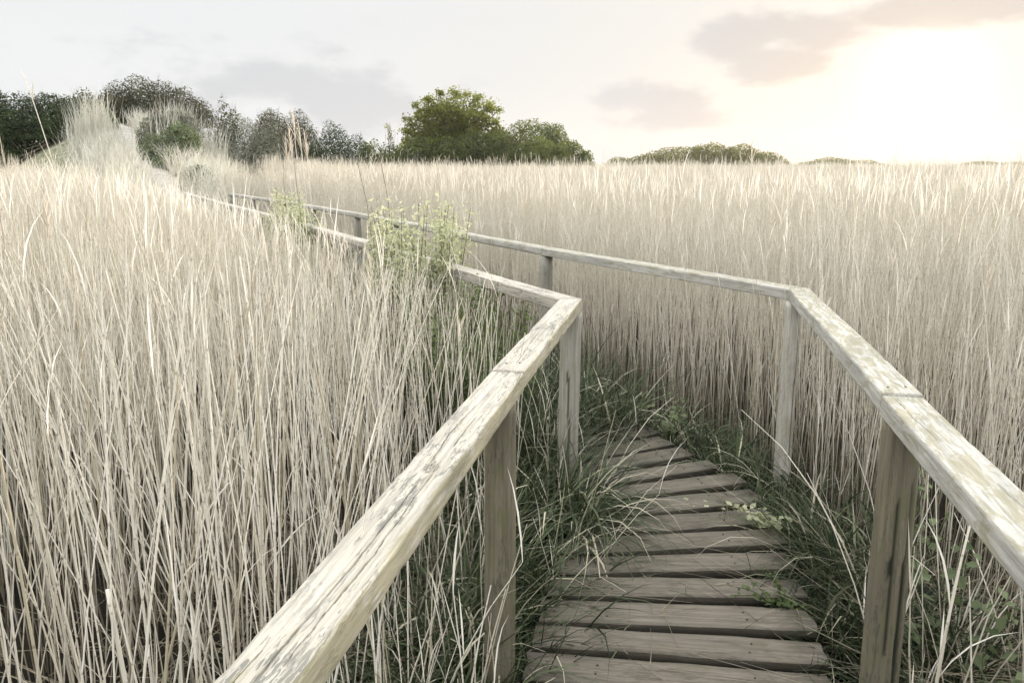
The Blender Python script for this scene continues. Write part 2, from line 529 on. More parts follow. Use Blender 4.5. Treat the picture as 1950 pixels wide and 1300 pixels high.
def bar(name, pts, w, h, m, parent, inv):
    V, F = [], []
    pts = np.array(pts, float)
    tg = np.gradient(pts[:, :2], axis=0); tg /= np.linalg.norm(tg, axis=1)[:, None]
    nn = np.stack([-tg[:, 1], tg[:, 0]], 1)
    for p, n_ in zip(pts, nn):
        for (l, z) in ((-w / 2, 0), (w / 2, 0), (w / 2, h), (-w / 2, h)):
            V.append((*(p[:2] + n_ * l), p[2] + z))
    for i in range(len(pts) - 1):
        for j in range(4):
            F.append((i * 4 + j, i * 4 + (j + 1) % 4, i * 4 + 4 + (j + 1) % 4, i * 4 + 4 + j))
    F += [(3, 2, 1, 0), tuple(len(V) - 4 + q for q in range(4))]
    me = build_mesh(name, [(np.array(V), np.array(F), {}, 0)], [m], smooth=False)
    o = link(name, me, parent)
    o.matrix_local = inv
    return o


for f in (0.22, 0.78):
    pts = [tuple(np.array(a) * (1 - f) + np.array(b) * f) + (0.13,) for a, b in SEAMS]
    e = np.array(pts[-1][:2])
    pts += [tuple(e + dr * s) + (0.13,) for s in np.linspace(1, Lf, 12)]
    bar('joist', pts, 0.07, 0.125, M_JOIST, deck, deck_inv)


# ------------------------------------------------------------------ handrails
def beam_mesh(L, w, h, seed, step, fine, ta0=0.0, ta1=0.0, cracks=(), m=None, chips=1.0, knot=None):
    """rail beam along +x from 0 to L; top face at z=0; y to the left of travel"""
    nt, ns, nb = (76, 18, 6) if fine else (8, 4, 3)
    pr = []
    r = 0.006
    for j in range(nt + 1): pr.append((w / 2 - w * j / nt, 0.0, 't'))
    for j in range(1, ns): pr.append((-w / 2, -h * j / ns, 's'))
    for j in range(nb + 1): pr.append((-w / 2 + w * j / nb, -h, 'b'))
    for j in range(1, ns): pr.append((w / 2, -h + h * j / ns, 's'))
    npz = len(pr)
    nx = max(4, int(L / step))
    V, D, F = [], [], []
    for i in range(nx + 1):
        x0 = L * i / nx
        bow = 0.005 * noise.noise(Vector((x0 * .8, seed, 0)))
        sag = 0.006 * noise.noise(Vector((x0 * .7, seed, 5)))
        el_ = 0.5 + 0.5 * noise.noise(Vector((x0 * 7, seed, 11)))
        er_ = 0.5 + 0.5 * noise.noise(Vector((x0 * 7, seed, 17)))
        ch_l = max(0, noise.noise(Vector((x0 * 5, seed, 31))) - .25) * 0.03 * chips
        ch_r = max(0, noise.noise(Vector((x0 * 5, seed, 37))) - .25) * 0.03 * chips
        for (y, z, f) in pr:
            yy, zz, d = y, z, 0.0
            # rounded, chipped arrises
            ey = w / 2 - abs(y); ez = min(-z, h + z)
            rr = r + (el_ if y > 0 else er_) * 0.004 + (ch_l if y > 0 else ch_r)
            if ey < rr and ez < rr:
                cy, cz = rr - ey, rr - ez
                dd = math.hypot(cy, cz)
                if dd > 1e-6:
                    push = max(0, dd - rr)
                    k_ = push / dd
                    yy -= math.copysign(cy * k_, y)
                    zz += (-cz * k_ if z > -h / 2 else cz * k_)
            if fine:
                q = 0.0016 * noise.noise(Vector((x0 * 6, y * 70, z * 70 + seed))) + 0.0009 * noise.noise(Vector((x0 * 22, y * 160, z * 160 + seed)))
                if f == 't': zz += q
                elif f == 's': yy += math.copysign(q, y)
                if f == 't':
                    for (pts, wid, dep) in cracks:
                        for c_ in range(len(pts) - 1):
                            (xa, ya), (xb, yb) = pts[c_], pts[c_ + 1]
                            if xa <= x0 < xb:
                                t = (x0 - xa) / (xb - xa)
                                yc = ya + (yb - ya) * t + 0.0022 * noise.noise(Vector((x0 * 16, ya * 50, 3))) + 0.0012 * noise.noise(Vector((x0 * 50, ya * 50, 3)))
                                tt = (x0 - pts[0][0]) / (pts[-1][0] - pts[0][0])
                                wl = wid * min(1, 6 * tt, 6 * (1 - tt)) ** .6 * (1 + .5 * noise.noise(Vector((x0 * 12, 4, ya))))
                                if abs(y - yc) < max(wl * .55, 0.0008):
                                    zz -= dep; d = 1.0
                    if knot:
                        kd = math.hypot((x0 - knot[0]) * .55, y - knot[1])
                        if kd < 0.02:
                            zz += 0.0025 * math.cos(kd / 0.02 * 9.4)
                            d = max(d, 0.35 + 0.5 * math.cos(kd * 1500)) * (1 if kd > .003 else 1.6)
            we = max(0.0, 1 - x0 / 0.25); wf = max(0.0, 1 - (L - x0) / 0.25)
            xx = x0 + yy * (ta0 * we + ta1 * wf)
            V.append((xx, yy + bow, zz + sag)); D.append(min(d, 1))
    for i in range(nx):
        for j in range(npz):
            a = i * npz + j; b = i * npz + (j + 1) % npz
            F.append((a, b, b + npz, a + npz))
    # end caps as fans of quads to a centre vertex
    for i in (0, nx):
        cidx = len(V)
        cc = np.mean(np.array(V[i * npz:(i + 1) * npz]), axis=0)
        V.append(tuple(cc)); D.append(.3)
        for j in range(0, npz - 1, 2):
            q = (i * npz + j, i * npz + j + 1, i * npz + (j + 2) % npz, cidx)
            F.append(q[::-1] if i == 0 else q)
    return build_mesh('rail', [(np.array(V), np.array(F), {'dirt_shade': np.array(D)}, 0)], [m], smooth=True)


def post_mesh(H, r, seed, m, grooves=2, fine=True):
    ns, nz = (40, 46) if fine else (14, 10)
    V, D, F = [], [], []
    gr = [(random.uniform(0, 6.28), random.uniform(.1, .5), random.uniform(.75, 1.0)) for _ in range(grooves)]
    for i in range(nz + 1):
        z = H * i / nz
        for j in range(ns):
            a = 2 * math.pi * j / ns
            rr = r * (1 + 0.05 * noise.noise(Vector((math.cos(a) * 1.2, math.sin(a) * 1.2, z * 1.5 + seed))) + 0.03 * noise.noise(Vector((math.cos(a) * 6, math.sin(a) * 6, z * 1.2 + seed)))
                      + 0.06 * (1 - z / H))
            d = 0.0
            for (ga, z0, z1) in gr:
                gg = ga + 0.35 * noise.noise(Vector((z * 1.6, ga, seed)))
                if z0 < z / H < z1 and abs((a - gg + math.pi) % (2 * math.pi) - math.pi) < 0.085:
                    rr *= 0.9; d = 1.0
            V.append((math.cos(a) * rr, math.sin(a) * rr, z)); D.append(d)
    for i in range(nz):
        for j in range(ns):
            a = i * ns + j; b = i * ns + (j + 1) % ns
            F.append((a, b, b + ns, a + ns))
    c = len(V); V.append((0, 0, H)); D.append(0)
    for j in range(0, ns, 2):
        F.append((nz * ns + j, nz * ns + j + 1, nz * ns + (j + 2) % ns, c))
    return build_mesh('post', [(np.array(V), np.array(F), {'dirt_shade': np.array(D)}, 0)], [m])


def rail_set(name, pts, label, matr, seed, width, height, cracks_by_piece, base):
    root = empty(name, (*base, 0), label, 'handrail')
    inv = Matrix.Translation((-base[0], -base[1], 0))
    n_ = len(pts) - 1
    ang = [math.atan2(*(pts[i + 1] - pts[i])[::-1]) for i in range(n_)]
    for i in range(n_):
        L = float(np.linalg.norm(pts[i + 1] - pts[i]))
        t0 = 0 if i == 0 else math.tan((ang[i] - ang[i - 1]) / 2)
        t1 = 0 if i == n_ - 1 else math.tan((ang[i + 1] - ang[i]) / 2)
        fine = i < 2
        me = beam_mesh(L - (0.007 if i == 0 else 0.002), width, height, seed + i * 9.1, 0.011 if i < 2 else 0.08, fine or i == 2, -t0 * -1 if False else t0, -t1,
                       cracks_by_piece.get(i, ((), None))[0], matr, knot=cracks_by_piece.get(i, ((), None))[1])
        o = link('rail', me, root)
        # the foremost piece of each rail sits a hair lower at the joint
        zt = RAIL_TOP + (0.0 if i else -0.006)
        o.matrix_local = inv @ Matrix.Translation((pts[i][0], pts[i][1], zt)) @ Matrix.Rotation(ang[i], 4, 'Z')
    return root, inv, ang


def add_post(root, inv, x, y, r, m, seed, fine, lean=(0, 0), top=RAIL_TOP - 0.071):
    z0 = float(terrain(np.array([x]), np.array([y]))[0]) - 0.25
    me = post_mesh(top - z0, r, seed, m, 3 if fine else 1, fine)
    o = link('post', me, root)
    o.matrix_local = inv @ Matrix.Translation((x, y, z0)) @ Matrix.Rotation(lean[0], 4, 'X') @ Matrix.Rotation(lean[1], 4, 'Y')
    return o


def add_nail(rail, x, y, z=0.0005):
    me = bpy.data.meshes.new('nail')
    bm = bmesh.new()
    bmesh.ops.create_cone(bm, cap_ends=True, segments=10, radius1=0.0042, radius2=0.0036, depth=0.004)
    bm.to_mesh(me); bm.free()
    me.materials.append(M_NAIL)
    o = link('nail', me, rail)
    o.location = (x, y, z)


crL = {0: (([(1.2, .012), (1.75, .004), (2.2, -.006), (2.62, -.004)], 0.0022, 0.012),
           ([(1.9, -.022), (2.25, -.028), (2.66, -.020)], 0.0016, 0.009),
           ([(2.72, .004), (2.95, .018), (3.22, .012)], 0.0020, 0.01),
           ([(1.55, .03), (1.7, .031), (1.92, .026)], 0.0012, 0.006),
           ([(2.85, -.02), (3.0, -.015), (3.1, -.018)], 0.0012, 0.006)),
       1: (([(0.12, -.01), (0.5, .006), (0.9, .01)], 0.0012, 0.006),
           ([(0.3, .03), (0.8, .028)], 0.001, 0.005))}
crL = {0: (crL[0], (2.70, -.006)), 1: (crL[1], None)}
crR = {0: ((([(2.9, .02), (3.1, .03), (3.3, .028)], 0.0014, 0.007), ([(1.8, -.02), (2.3, -.028), (2.6, -.022)], 0.0014, 0.007)), None),
       1: ((([(0.01, -.03), (0.12, -.01), (0.25, .0)], 0.0016, 0.008), ([(0.05, -.03), (0.2, -.035), (0.3, -.03)], 0.0014, 0.007)), None)}
railL, invL, angL = rail_set('handrail', RL, 'bleached wooden handrail left of the boardwalk with cracked grey-flecked top beam', M_RAIL_L, 3.0, 0.118, 0.068, crL, (0.1, 2.6))
railR, invR, angR = rail_set('handrail', RR, 'grey-white wooden handrail right of the boardwalk with greenish lichen on its near beam', M_RAIL_R, 61.0, 0.124, 0.068, crR, (1.2, 2.4))
kids = [c for c in railL.children if c.name.startswith('rail')]
for x, y in ((3.55, .03), (3.575, -.03)): add_nail(kids[0], x, y)
for x, y in ((0.10, .025), (0.12, -.02)): add_nail(kids[1], x, y)
kidsr = [c for c in railR.children if c.name.startswith('rail')]
for x, y in ((0.07, .028), (0.09, -.03)): add_nail(kidsr[1], x, y)
add_post(railL, invL, -0.047, 2.61, 0.053, M_POST, 1, True, (0.0, 0.006))
add_post(railL, invL, 0.305, 4.33, 0.056, M_POST_P, 2, True, (0.0, 0.01))
add_post(railR, invR, 1.237, 2.43, 0.058, M_POST, 3, True, (0.0, -0.012))
add_post(railR, invR, 1.635, 4.66, 0.047, M_POST_W, 4, True)
for i in range(3, len(RL)):
    add_post(railL, invL, *(RL[i] if i < len(RL) - 1 else RL[i] - np.array([-.1, .2])), 0.05, M_POST_P, 10 + i, False)
for p in ((0.30, 7.14), (-0.76, 9.32), (-1.55, 10.93), (-2.373, 12.606), (-3.6, 14.9), (-4.72, 17.052), (-6.1, 19.45), (-7.33, 21.6)):
    add_post(railR, invR, p[0], p[1], 0.055, M_POST_P, 30 + p[0], False)
add_post(railL, invL, -0.62, -0.3, 0.053, M_POST, 1, False)
add_post(railR, invR, 0.66, -0.3, 0.053, M_POST, 1, False)


# ------------------------------------------------------------------ vegetation generators
def stems(root, H, lean, bend, rad, nseg, sides, tint, broken=None):
    """tapered stalks. root (n,3), H (n,), lean/bend (n,2) horizontal drift per unit height"""
    n_ = len(H)
    t = np.linspace(0, 1, nseg + 1)
    xy = root[:, None, :2] + (lean[:, None, :] * t[None, :, None] + bend[:, None, :] * (t ** 2)[None, :, None]) * H[:, None, None]
    drift = np.linalg.norm(lean[:, None, :] * t[None, :, None] + bend[:, None, :] * (t ** 2)[None, :, None], axis=2)
    z = root[:, None, 2] + H[:, None] * t[None] * np.sqrt(np.maximum(1 - np.minimum(drift, .9) ** 2 * .6, .2))
    C = np.concatenate([xy, z[..., None]], 2)
    r = rad[:, None] * (1 - 0.6 * t[None] ** 1.5)
    a = np.arange(sides) * 2 * math.pi / sides
    ring = np.stack([np.cos(a), np.sin(a), 0 * a], 1)
    V = C[:, :, None, :] + r[:, :, None, None] * ring[None, None]
    V = V.reshape(-1, 3)
    base = np.arange(n_)[:, None, None] * (nseg + 1) * sides + np.arange(nseg)[None, :, None] * sides
    j = np.arange(sides)[None, None]
    a_ = base + j; b_ = base + (j + 1) % sides
    F = np.stack([a_, b_, b_ + sides, a_ + sides], -1).reshape(-1, 4)
    at = {'tint': np.repeat(tint, (nseg + 1) * sides), 'along': np.repeat((H[:, None] * t[None]).ravel(), sides)}
    return (V, F, at, 0), C


def ribbons(P, D0, L, w, nseg, droop, tint, matidx, tip=0.15, curl=None):
    """grass blades: start P, start dir D0 (unit), length L, falling over with droop (rad over the length)"""
    n_ = len(L)
    hor = D0[:, :2]
    hn = np.linalg.norm(hor, axis=1)
    ang = np.arctan2(hor[:, 1], hor[:, 0])
    th = np.arctan2(hn, D0[:, 2])
    t = np.linspace(0, 1, nseg + 1)
    theta = th[:, None] + droop[:, None] * (t[None] ** 1.4)
    tm = (theta[:, 1:] + theta[:, :-1]) / 2
    ds = (L / nseg)[:, None]
    h = np.concatenate([np.zeros((n_, 1)), np.cumsum(np.sin(tm) * ds, 1)], 1)
    z = np.concatenate([np.zeros((n_, 1)), np.cumsum(np.cos(tm) * ds, 1)], 1)
    aa = ang[:, None] + (curl[:, None] * t[None] if curl is not None else 0)
    C = np.stack([P[:, None, 0] + h * np.cos(aa), P[:, None, 1] + h * np.sin(aa), P[:, None, 2] + z], 2)
    tw = ang + math.pi / 2
    side = np.stack([np.cos(tw), np.sin(tw), np.zeros(n_)], 1)
    prof = np.minimum(1, np.minimum(t * 6 + .4, (1 - t) * 2.2 + tip * .2))
    hw = w[:, None] * prof[None] / 2
    A = C + side[:, None] * hw[..., None]
    B = C - side[:, None] * hw[..., None]
    V = np.stack([A, B], 2).reshape(-1, 3)
    base = np.arange(n_)[:, None] * (nseg + 1) * 2 + np.arange(nseg)[None] * 2
    F = np.stack([base, base + 1, base + 3, base + 2], -1).reshape(-1, 4)
    at = {'tint': np.repeat(tint, (nseg + 1) * 2), 'along': np.repeat(np.tile(t, n_), 2)}
    return (V, F, at, matidx)


def dirs(n_, lo, hi, az=None, spread=math.pi):
    th = rng.uniform(lo, hi, n_)
    a = rng.uniform(-math.pi, math.pi, n_) if az is None else az + rng.normal(0, spread, n_)
    return np.stack([np.sin(th) * np.cos(a), np.sin(th) * np.sin(a), np.cos(th)], 1)


def plumes(tips, up, n_each, size, tint):
    """feathery seed heads: short ribbons sweeping up and over to one side"""
    n_ = len(tips)
    P = np.repeat(tips, n_each, 0)
    k_ = np.tile(np.linspace(0, 1, n_each), n_)
    sz = np.repeat(size, n_each)
    P = P - np.repeat(up, n_each, 0) * (sz * (1 - k_) * 1.0)[:, None]
    az = np.repeat(rng.uniform(-math.pi, math.pi, n_), n_each)
    D0 = dirs(n_ * n_each, 0.05, 0.5, az, 0.9)
    L = sz * rng.uniform(.4, .7, n_ * n_each) * (1.15 - .6 * k_)
    return ribbons(P, D0, L, L * 0.04 + 0.002, 3, rng.uniform(.1, .6, n_ * n_each), np.clip(np.repeat(tint, n_each) + rng.normal(0, .12, n_ * n_each), 0, 1), 2, tip=.4)


def reed_pieces(root, H, spread=0.09, r0=0.0032, nseg=5, sides=3, leaf_p=0.5, plume_p=0.25, plume_n=8, lean_dir=None):
    n_ = len(H)
    lean = rng.normal(0, spread, (n_, 2))
    wild = rng.random(n_) < (0.12 if spread > .1 else .04)
    lean[wild] *= 2.6
    if lean_dir is not None: lean += lean_dir
    bend = rng.normal(0, spread * .8, (n_, 2)) + lean * .3
    rad = r0 * rng.uniform(.65, 1.35, n_)
    tint = np.clip(rng.normal(.62, .3 if nseg > 4 else .16, n_), 0, 1)
    st, C = stems(root, H, lean, bend, rad, nseg, sides, tint)
    out = [st]
    # dead leaves
    k_ = np.flatnonzero(rng.random(n_) < leaf_p)
    if len(k_):
        reps = np.repeat(k_, 2)
        q = rng.integers(1, nseg + 1, len(reps))
        P = C[reps, q]
        L = rng.uniform(.12, .32, len(reps))
        out.append(ribbons(P, dirs(len(reps), .05, .35), L, rng.uniform(.003, .007, len(reps)) * min(r0 / .0032, 1.6), 4, rng.uniform(.0, .9, len(reps)), np.clip(tint[reps] + rng.normal(0, .2, len(reps)), 0, 1), 1))
    k_ = np.flatnonzero(rng.random(n_) < plume_p)
    if len(k_) and plume_n:
        tips = C[k_, -1]; up = C[k_, -1] - C[k_, -2]; up /= np.linalg.norm(up, axis=1)[:, None]
        out.append(plumes(tips, up, plume_n, rng.uniform(.12, .24, len(k_)), tint[k_]))
    return out


RM = [M_REED, M_RLEAF, M_PLUME]


def path_side(P):
    d, s, _, _ = poly_dist(P, CENTRE)
    return d, s


def keep_prob(P):
    """how thickly reeds stand at each spot: none on the boardwalk, thin along its edges, none on the dune"""
    d, s = path_side(P)
    left = s > 0
    near = P[:, 1] < 3.9
    lo = np.where(left, np.where(near, .78, .74), np.where(near, 0.88, .70))
    wd = np.where(left, np.where(near, .5, .25), np.where(near, .8, .15))
    p = np.clip((d - lo) / wd, 0, 1)
    p *= np.hypot(P[:, 0], P[:, 1]) > 1.5
    z = terrain(P[:, 0], P[:, 1])
    p *= np.clip(1.15 - z / .55, 0, 1)
    return p, d, left, z


def reed_height(P, d, left):
    n_ = len(P)
    lf = np.sin(P[:, 0] * .35 + 1.3) * np.cos(P[:, 1] * .28) * .07
    H = 1.80 + lf + rng.normal(0, .09, n_)
    H[rng.random(n_) < .025] += .25
    # beside the left handrail beyond the bend the reeds stay short of the rail
    dl = 2.27 - .89 * P[:, 0] - .456 * P[:, 1]       # distance from the line of that handrail
    q = left & (dl > -.5) & (P[:, 1] > 1.0)
    cap = 1.23 + .30 * np.maximum(dl, 0) + rng.normal(0, .05, n_)
    tall = rng.random(n_) < .012
    H = np.where(q & ~tall, np.minimum(H, cap), H)
    return np.maximum(H, .5)


def sector(n_, r0, r1, a=R(50)):
    r = np.sqrt(rng.uniform(r0 ** 2, r1 ** 2, n_))
    az = rng.uniform(-a, a, n_)
    return np.stack([r * np.sin(az), r * np.cos(az)], 1)


def area(r0, r1, a=R(50)):
    return a * (r1 ** 2 - r0 ** 2)


# --- near reeds: every stalk a real tube; the 300 that show largest are things of their own
pieces = []
singles = []
for (r0, r1, dens, nseg, rr) in ((1.5, 3.3, 125, 6, .0029), (3.3, 6, 215, 6, .0028), (6, 12, 190, 4, .0031), (12, 20, 125, 3, .0040)):
    P = sector(int(area(r0, r1) * dens), r0, r1)
    p, d, left, z = keep_prob(P)
    # patchy beds
    pt = np.array([noise.noise(Vector((q[0] * .9, q[1] * .9, 3))) for q in P]) if r0 < 12 else np.zeros(len(P))
    k_ = rng.random(len(P)) < p * np.clip(.85 + pt * .5, .25, 1)
    P, d, left, z = P[k_], d[k_], left[k_], z[k_]
    H = reed_height(P, d, left)
    if r0 < 2:
        dist = np.hypot(P[:, 0], P[:, 1])
        az_ = np.abs(np.arctan2(P[:, 0], P[:, 1]))
        cand = np.flatnonzero(az_ < R(33))
        cand = cand[np.argsort(dist[cand])][:270]
        singles = [(P[i, 0], P[i, 1], z[i], H[i], bool(left[i])) for i in cand]
        m_ = np.ones(len(P), bool); m_[cand] = False
        P, H, z = P[m_], H[m_], z[m_]
    pieces += reed_pieces(np.column_stack([P, z - .02]), H, (.105 if r0 < 3 else .07) if r0 < 5 else .05, rr, nseg, 3, .45 if r0 < 12 else .15, (.02, .04, .16)[(r0 > 5) + (r0 > 11)], 7)
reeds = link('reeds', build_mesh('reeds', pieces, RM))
tag(reeds, 'dense bed of pale dry reeds on both sides of the boardwalk', 'reeds', kind='stuff')

var = []
for i in range(14):
    pc = reed_pieces(np.zeros((1, 3)), np.array([1.0 * 1.84]), .05, .0029, 9, 5, 1.0 if i % 3 == 1 else 0, 0, 12)
    var.append(build_mesh('reed_stem', pc, RM))
LAB = {True: ('pale dry reed stem at the front of the bed left of the left handrail', 'reed stems in front, left of the left handrail'),
       False: ('pale dry reed stem at the front of the bed right of the right handrail', 'reed stems in front, right of the right handrail')}
for i, (x, y, z, H, lf) in enumerate(singles):
    o = link('reed_stem', var[i % 14])
    s = H / 1.84
    o.location = (x, y, z - .02)
    th = abs(random.gauss(0, .10)) + (random.random() < .15) * random.uniform(.1, .35)
    a = random.uniform(0, 6.28)
    o.rotation_euler = (Matrix.Rotation(th, 3, Vector((math.cos(a), math.sin(a), 0))) @ Matrix.Rotation(random.uniform(0, 6.28), 3, 'Z')).to_euler()
    w_ = random.uniform(.8, 1.35)
    o.scale = (w_, w_, s)
    tag(o, LAB[lf][0], 'reed', LAB[lf][1])

# --- reeds farther out: clumps scattered over the marsh
clump_col = bpy.data.collections.new('reed_clumps')
ncl = 10
for i in range(ncl):
    far = i >= 5
    n_ = 54 if not far else 64
    S = .55 if not far else 1.3
    P = np.column_stack([rng.uniform(-S / 2, S / 2, (n_, 2)), np.zeros(n_)])
    H = rng.normal(1.84, .13, n_)
    H[rng.random(n_) < .06] += .28
    pc = reed_pieces(P, H, .05, .0045 if not far else .012, 3, 3, .08, .22, 7 if not far else 6)
    oc = bpy.data.objects.new('reed_clump_%02d' % i, build_mesh('reed_clump', pc, RM))
    clump_col.objects.link(oc)


def scatter(name, P, z, idx, sc, label, cat):
    n_ = len(P)
    me = bpy.data.meshes.new(name)
    me.vertices.add(n_)
    me.vertices.foreach_set('co', np.column_stack([P, z]).astype(np.float32).ravel())
    a = me.attributes.new('rot', 'FLOAT_VECTOR', 'POINT')
    a.data.foreach_set('vector', np.column_stack([rng.normal(0, .03, n_), rng.normal(0, .03, n_), rng.uniform(0, 6.28, n_)]).astype(np.float32).ravel())
    a = me.attributes.new('scl', 'FLOAT_VECTOR', 'POINT')
    a.data.foreach_set('vector', sc.astype(np.float32).ravel())
    a = me.attributes.new('idx', 'INT', 'POINT')
    a.data.foreach_set('value', idx.astype(np.int32))
    o = link(name, me)
    ng = bpy.data.node_groups.new(name, 'GeometryNodeTree')
    ng.interface.new_socket('Geometry', in_out='INPUT', socket_type='NodeSocketGeometry')
    ng.interface.new_socket('Geometry', in_out='OUTPUT', socket_type='NodeSocketGeometry')
    gi = ng.nodes.new('NodeGroupInput'); go = ng.nodes.new('NodeGroupOutput')
    ip = ng.nodes.new('GeometryNodeInstanceOnPoints')
    ci = ng.nodes.new('GeometryNodeCollectionInfo')
    ci.inputs['Collection'].default_value = clump_col
    ci.inputs['Separate Children'].default_value = True
    ci.inputs['Reset Children'].default_value = True
    ip.inputs['Pick Instance'].default_value = True

    def na(nm, ty):
        q = ng.nodes.new('GeometryNodeInputNamedAttribute'); q.data_type = ty
        q.inputs[0].default_value = nm
        return q.outputs[0]
    lk = ng.links.new
    lk(gi.outputs[0], ip.inputs['Points'])
    lk(ci.outputs[0], ip.inputs['Instance'])
    lk(na('idx', 'INT'), ip.inputs['Instance Index'])
    lk(na('rot', 'FLOAT_VECTOR'), ip.inputs['Rotation'])
    lk(na('scl', 'FLOAT_VECTOR'), ip.inputs['Scale'])
    lk(ip.outputs[0], go.inputs[0])
    md = o.modifiers.new('scatter', 'NODES'); md.node_group = ng
    return tag(o, label, cat, kind='stuff')


Ps, idx, scs = [], [], []
for (r0, r1, dens, far) in ((19, 45, 2.6, 0), (45, 110, .45, 1), (110, 285, .12, 1)):
    P = sector(int(area(r0, r1, R(46)) * dens), r0, r1, R(46))
    p, d, left, z = keep_prob(P)
    k_ = rng.random(len(P)) < p
    P, d, left = P[k_], d[k_], left[k_]
    H = reed_height(P, d, left) / 1.84
    H = 1 + (H - 1) * .6
    H[left & (d < 3) & (P[:, 1] < 24)] *= .8
    Ps.append(P)
    idx.append(rng.integers(0, 5, len(P)) + (5 if far else 0))
    w_ = 1.0 if r0 < 100 else 2.0
    scs.append(np.column_stack([np.full(len(P), w_), np.full(len(P), w_), H]))
P = np.concatenate(Ps)
scatter('far_reeds', P, terrain(P[:, 0], P[:, 1]) - .02, np.concatenate(idx), np.concatenate(scs), 'wide pale reed bed stretching back to the dunes and the horizon', 'reeds')


# --- sedge and grass along the boardwalk
def tufts(spots, n_each, L, az=None, spread=.7, w=(.005, .014), droop=(.6, 2.6), th=(.05, .8), seg=7, base_r=.07, tintm=.4):
    S = np.repeat(np.array(spots, float), n_each, 0)
    n_ = len(S)
    P = S + np.column_stack([rng.normal(0, base_r, (n_, 2)), np.zeros(n_)])
    if az is not None:
        az = np.repeat(np.array(az, float), n_each)
    D0 = dirs(n_, th[0], th[1], az, spread)
    LL = rng.uniform(L[0], L[1], n_)
    return ribbons(P, D0, LL, rng.uniform(w[0], w[1], n_), seg, rng.uniform(droop[0], droop[1], n_), np.clip(rng.normal(tintm, .33, n_), 0, 1), 0, curl=rng.normal(0, .7, n_))


def band(n_, y0, y1, poly, off0, off1):
    out = []
    pl = np.array(poly)
    seg = np.linalg.norm(np.diff(pl, axis=0), axis=1)
    cum = np.concatenate([[0], np.cumsum(seg)])
    while len(out) < n_:
        s = random.uniform(0, cum[-1])
        i = min(np.searchsorted(cum, s, 'right') - 1, len(seg) - 1)
        t = (s - cum[i]) / seg[i]
        p = pl[i] * (1 - t) + pl[i + 1] * t
        d_ = (pl[i + 1] - pl[i]) / seg[i]
        nn = np.array([d_[1], -d_[0]])          # to the right of travel
        q = p + nn * random.uniform(off0, off1)
        if y0 <= q[1] <= y1:
            out.append((q[0], q[1], 0.0))
    return out


gp = []
L_EDGE = [(-.4, .5), (0.07, 2.726), (0.21, 3.45), (0.31, 4.1), (0.14, 4.78), (-1.2, 7.4), (-8.9, 22.4)]
R_EDGE = [(.7, .5), (1.13, 2.57), (1.25, 3.28), (1.34, 4.2), (0.97, 5.18), (-.3, 7.8), (-8.0, 22.6)]
# left verge, drooping over the boards
sp = [q for q in band(84, 1.7, 5.0, L_EDGE, -.46, -.04) if q[1] > 3.2 or random.random() < .45]
gp.append(tufts(sp, 32, (.4, .85), [random.gauss(0.1, 1.1) for _ in sp]))
sp = band(26, 3.2, 5.2, L_EDGE, -.34, .08)
gp.append(tufts(sp, 32, (.4, .85), [random.gauss(-.25, .8) for _ in sp], th=(.05, .6)))
# the boards vanish under tall growth just round the bend
sp = [(random.uniform(-.1, .95) - .45 * (y - 5.2), y, .1) for y in [random.uniform(5.25, 6.3) for _ in range(46)]]
gp.append(tufts(sp, 34, (.5, 1.0), None, tintm=.5))
sp = [(random.uniform(-.15, .28), random.uniform(4.5, 5.2), .05) for _ in range(22)]
gp.append(tufts(sp, 40, (.6, 1.05), None, tintm=.5))
# right verge
sp = band(44, 1.8, 4.9, R_EDGE, .06, .5)
gp.append(tufts(sp, 40, (.3, .75), [random.gauss(2.8, 1.2) for _ in sp]))
# beyond the bend, in front of the reed wall
sp = band(60, 4.6, 9.0, [(1.55, 4.3), (1.5, 4.9), (0.55, 6.6), (-.8, 9.2)], -.28, .18)
gp.append(tufts(sp, 34, (.3, .65), None, tintm=.5))
sp = band(60, 5.0, 13.0, [(0.35, 4.5), (-1.2, 7.4), (-4.0, 12.9)], -.5, .2)
gp.append(tufts(sp, 30, (.4, .95), None, tintm=.5))
# left of the left handrail and under it
sp = band(60, 1.7, 4.6, [(-.25, 1.6), (0.0, 2.8), (0.25, 4.2), (0.1, 4.9)], -.62, -.02)
gp.append(tufts(sp, 34, (.35, .8), None))
# low growth on both edges of the deck
sp = band(70, 1.7, 5.2, L_EDGE, -.25, .07) + band(70, 1.7, 5.2, R_EDGE, -.03, .25)
gp.append(tufts([(a, b, .22) for a, b, c in sp], 16, (.08, .28), None, w=(.003, .006), th=(.1, 1.2), seg=5, tintm=.25))
o = link('grass', build_mesh('grass', gp, [M_SEDGE]))
tag(o, 'dark green sedge and grass arching over both edges of the boardwalk', 'grass', kind='stuff')

t1 = tufts([(0.28, 4.02, .1), (0.30, 3.85, .1), (0.24, 3.75, .1)], 95, (.5, .95), [-.3, -.5, -.2], spread=.8, th=(.05, .6), droop=(1.4, 2.9), tintm=.55)
o = link('sedge_tussock', build_mesh('sedge_tussock', [t1], [M_SEDGE]))
tag(o, 'big sedge tussock drooping over the boards below the pale corner post', 'tussock')
t1 = tufts([(1.50, 3.55, .0), (1.55, 3.4, .0)], 80, (.6, .95), [2.9, 3.3], spread=.9, th=(.05, .6), droop=(1.0, 2.6), w=(.006, .011), tintm=.55)
o = link('sedge_tussock', build_mesh('sedge_tussock', [t1], [M_SEDGE]))
tag(o, 'broad-bladed sedge tussock between the boards and the right handrail', 'tussock')

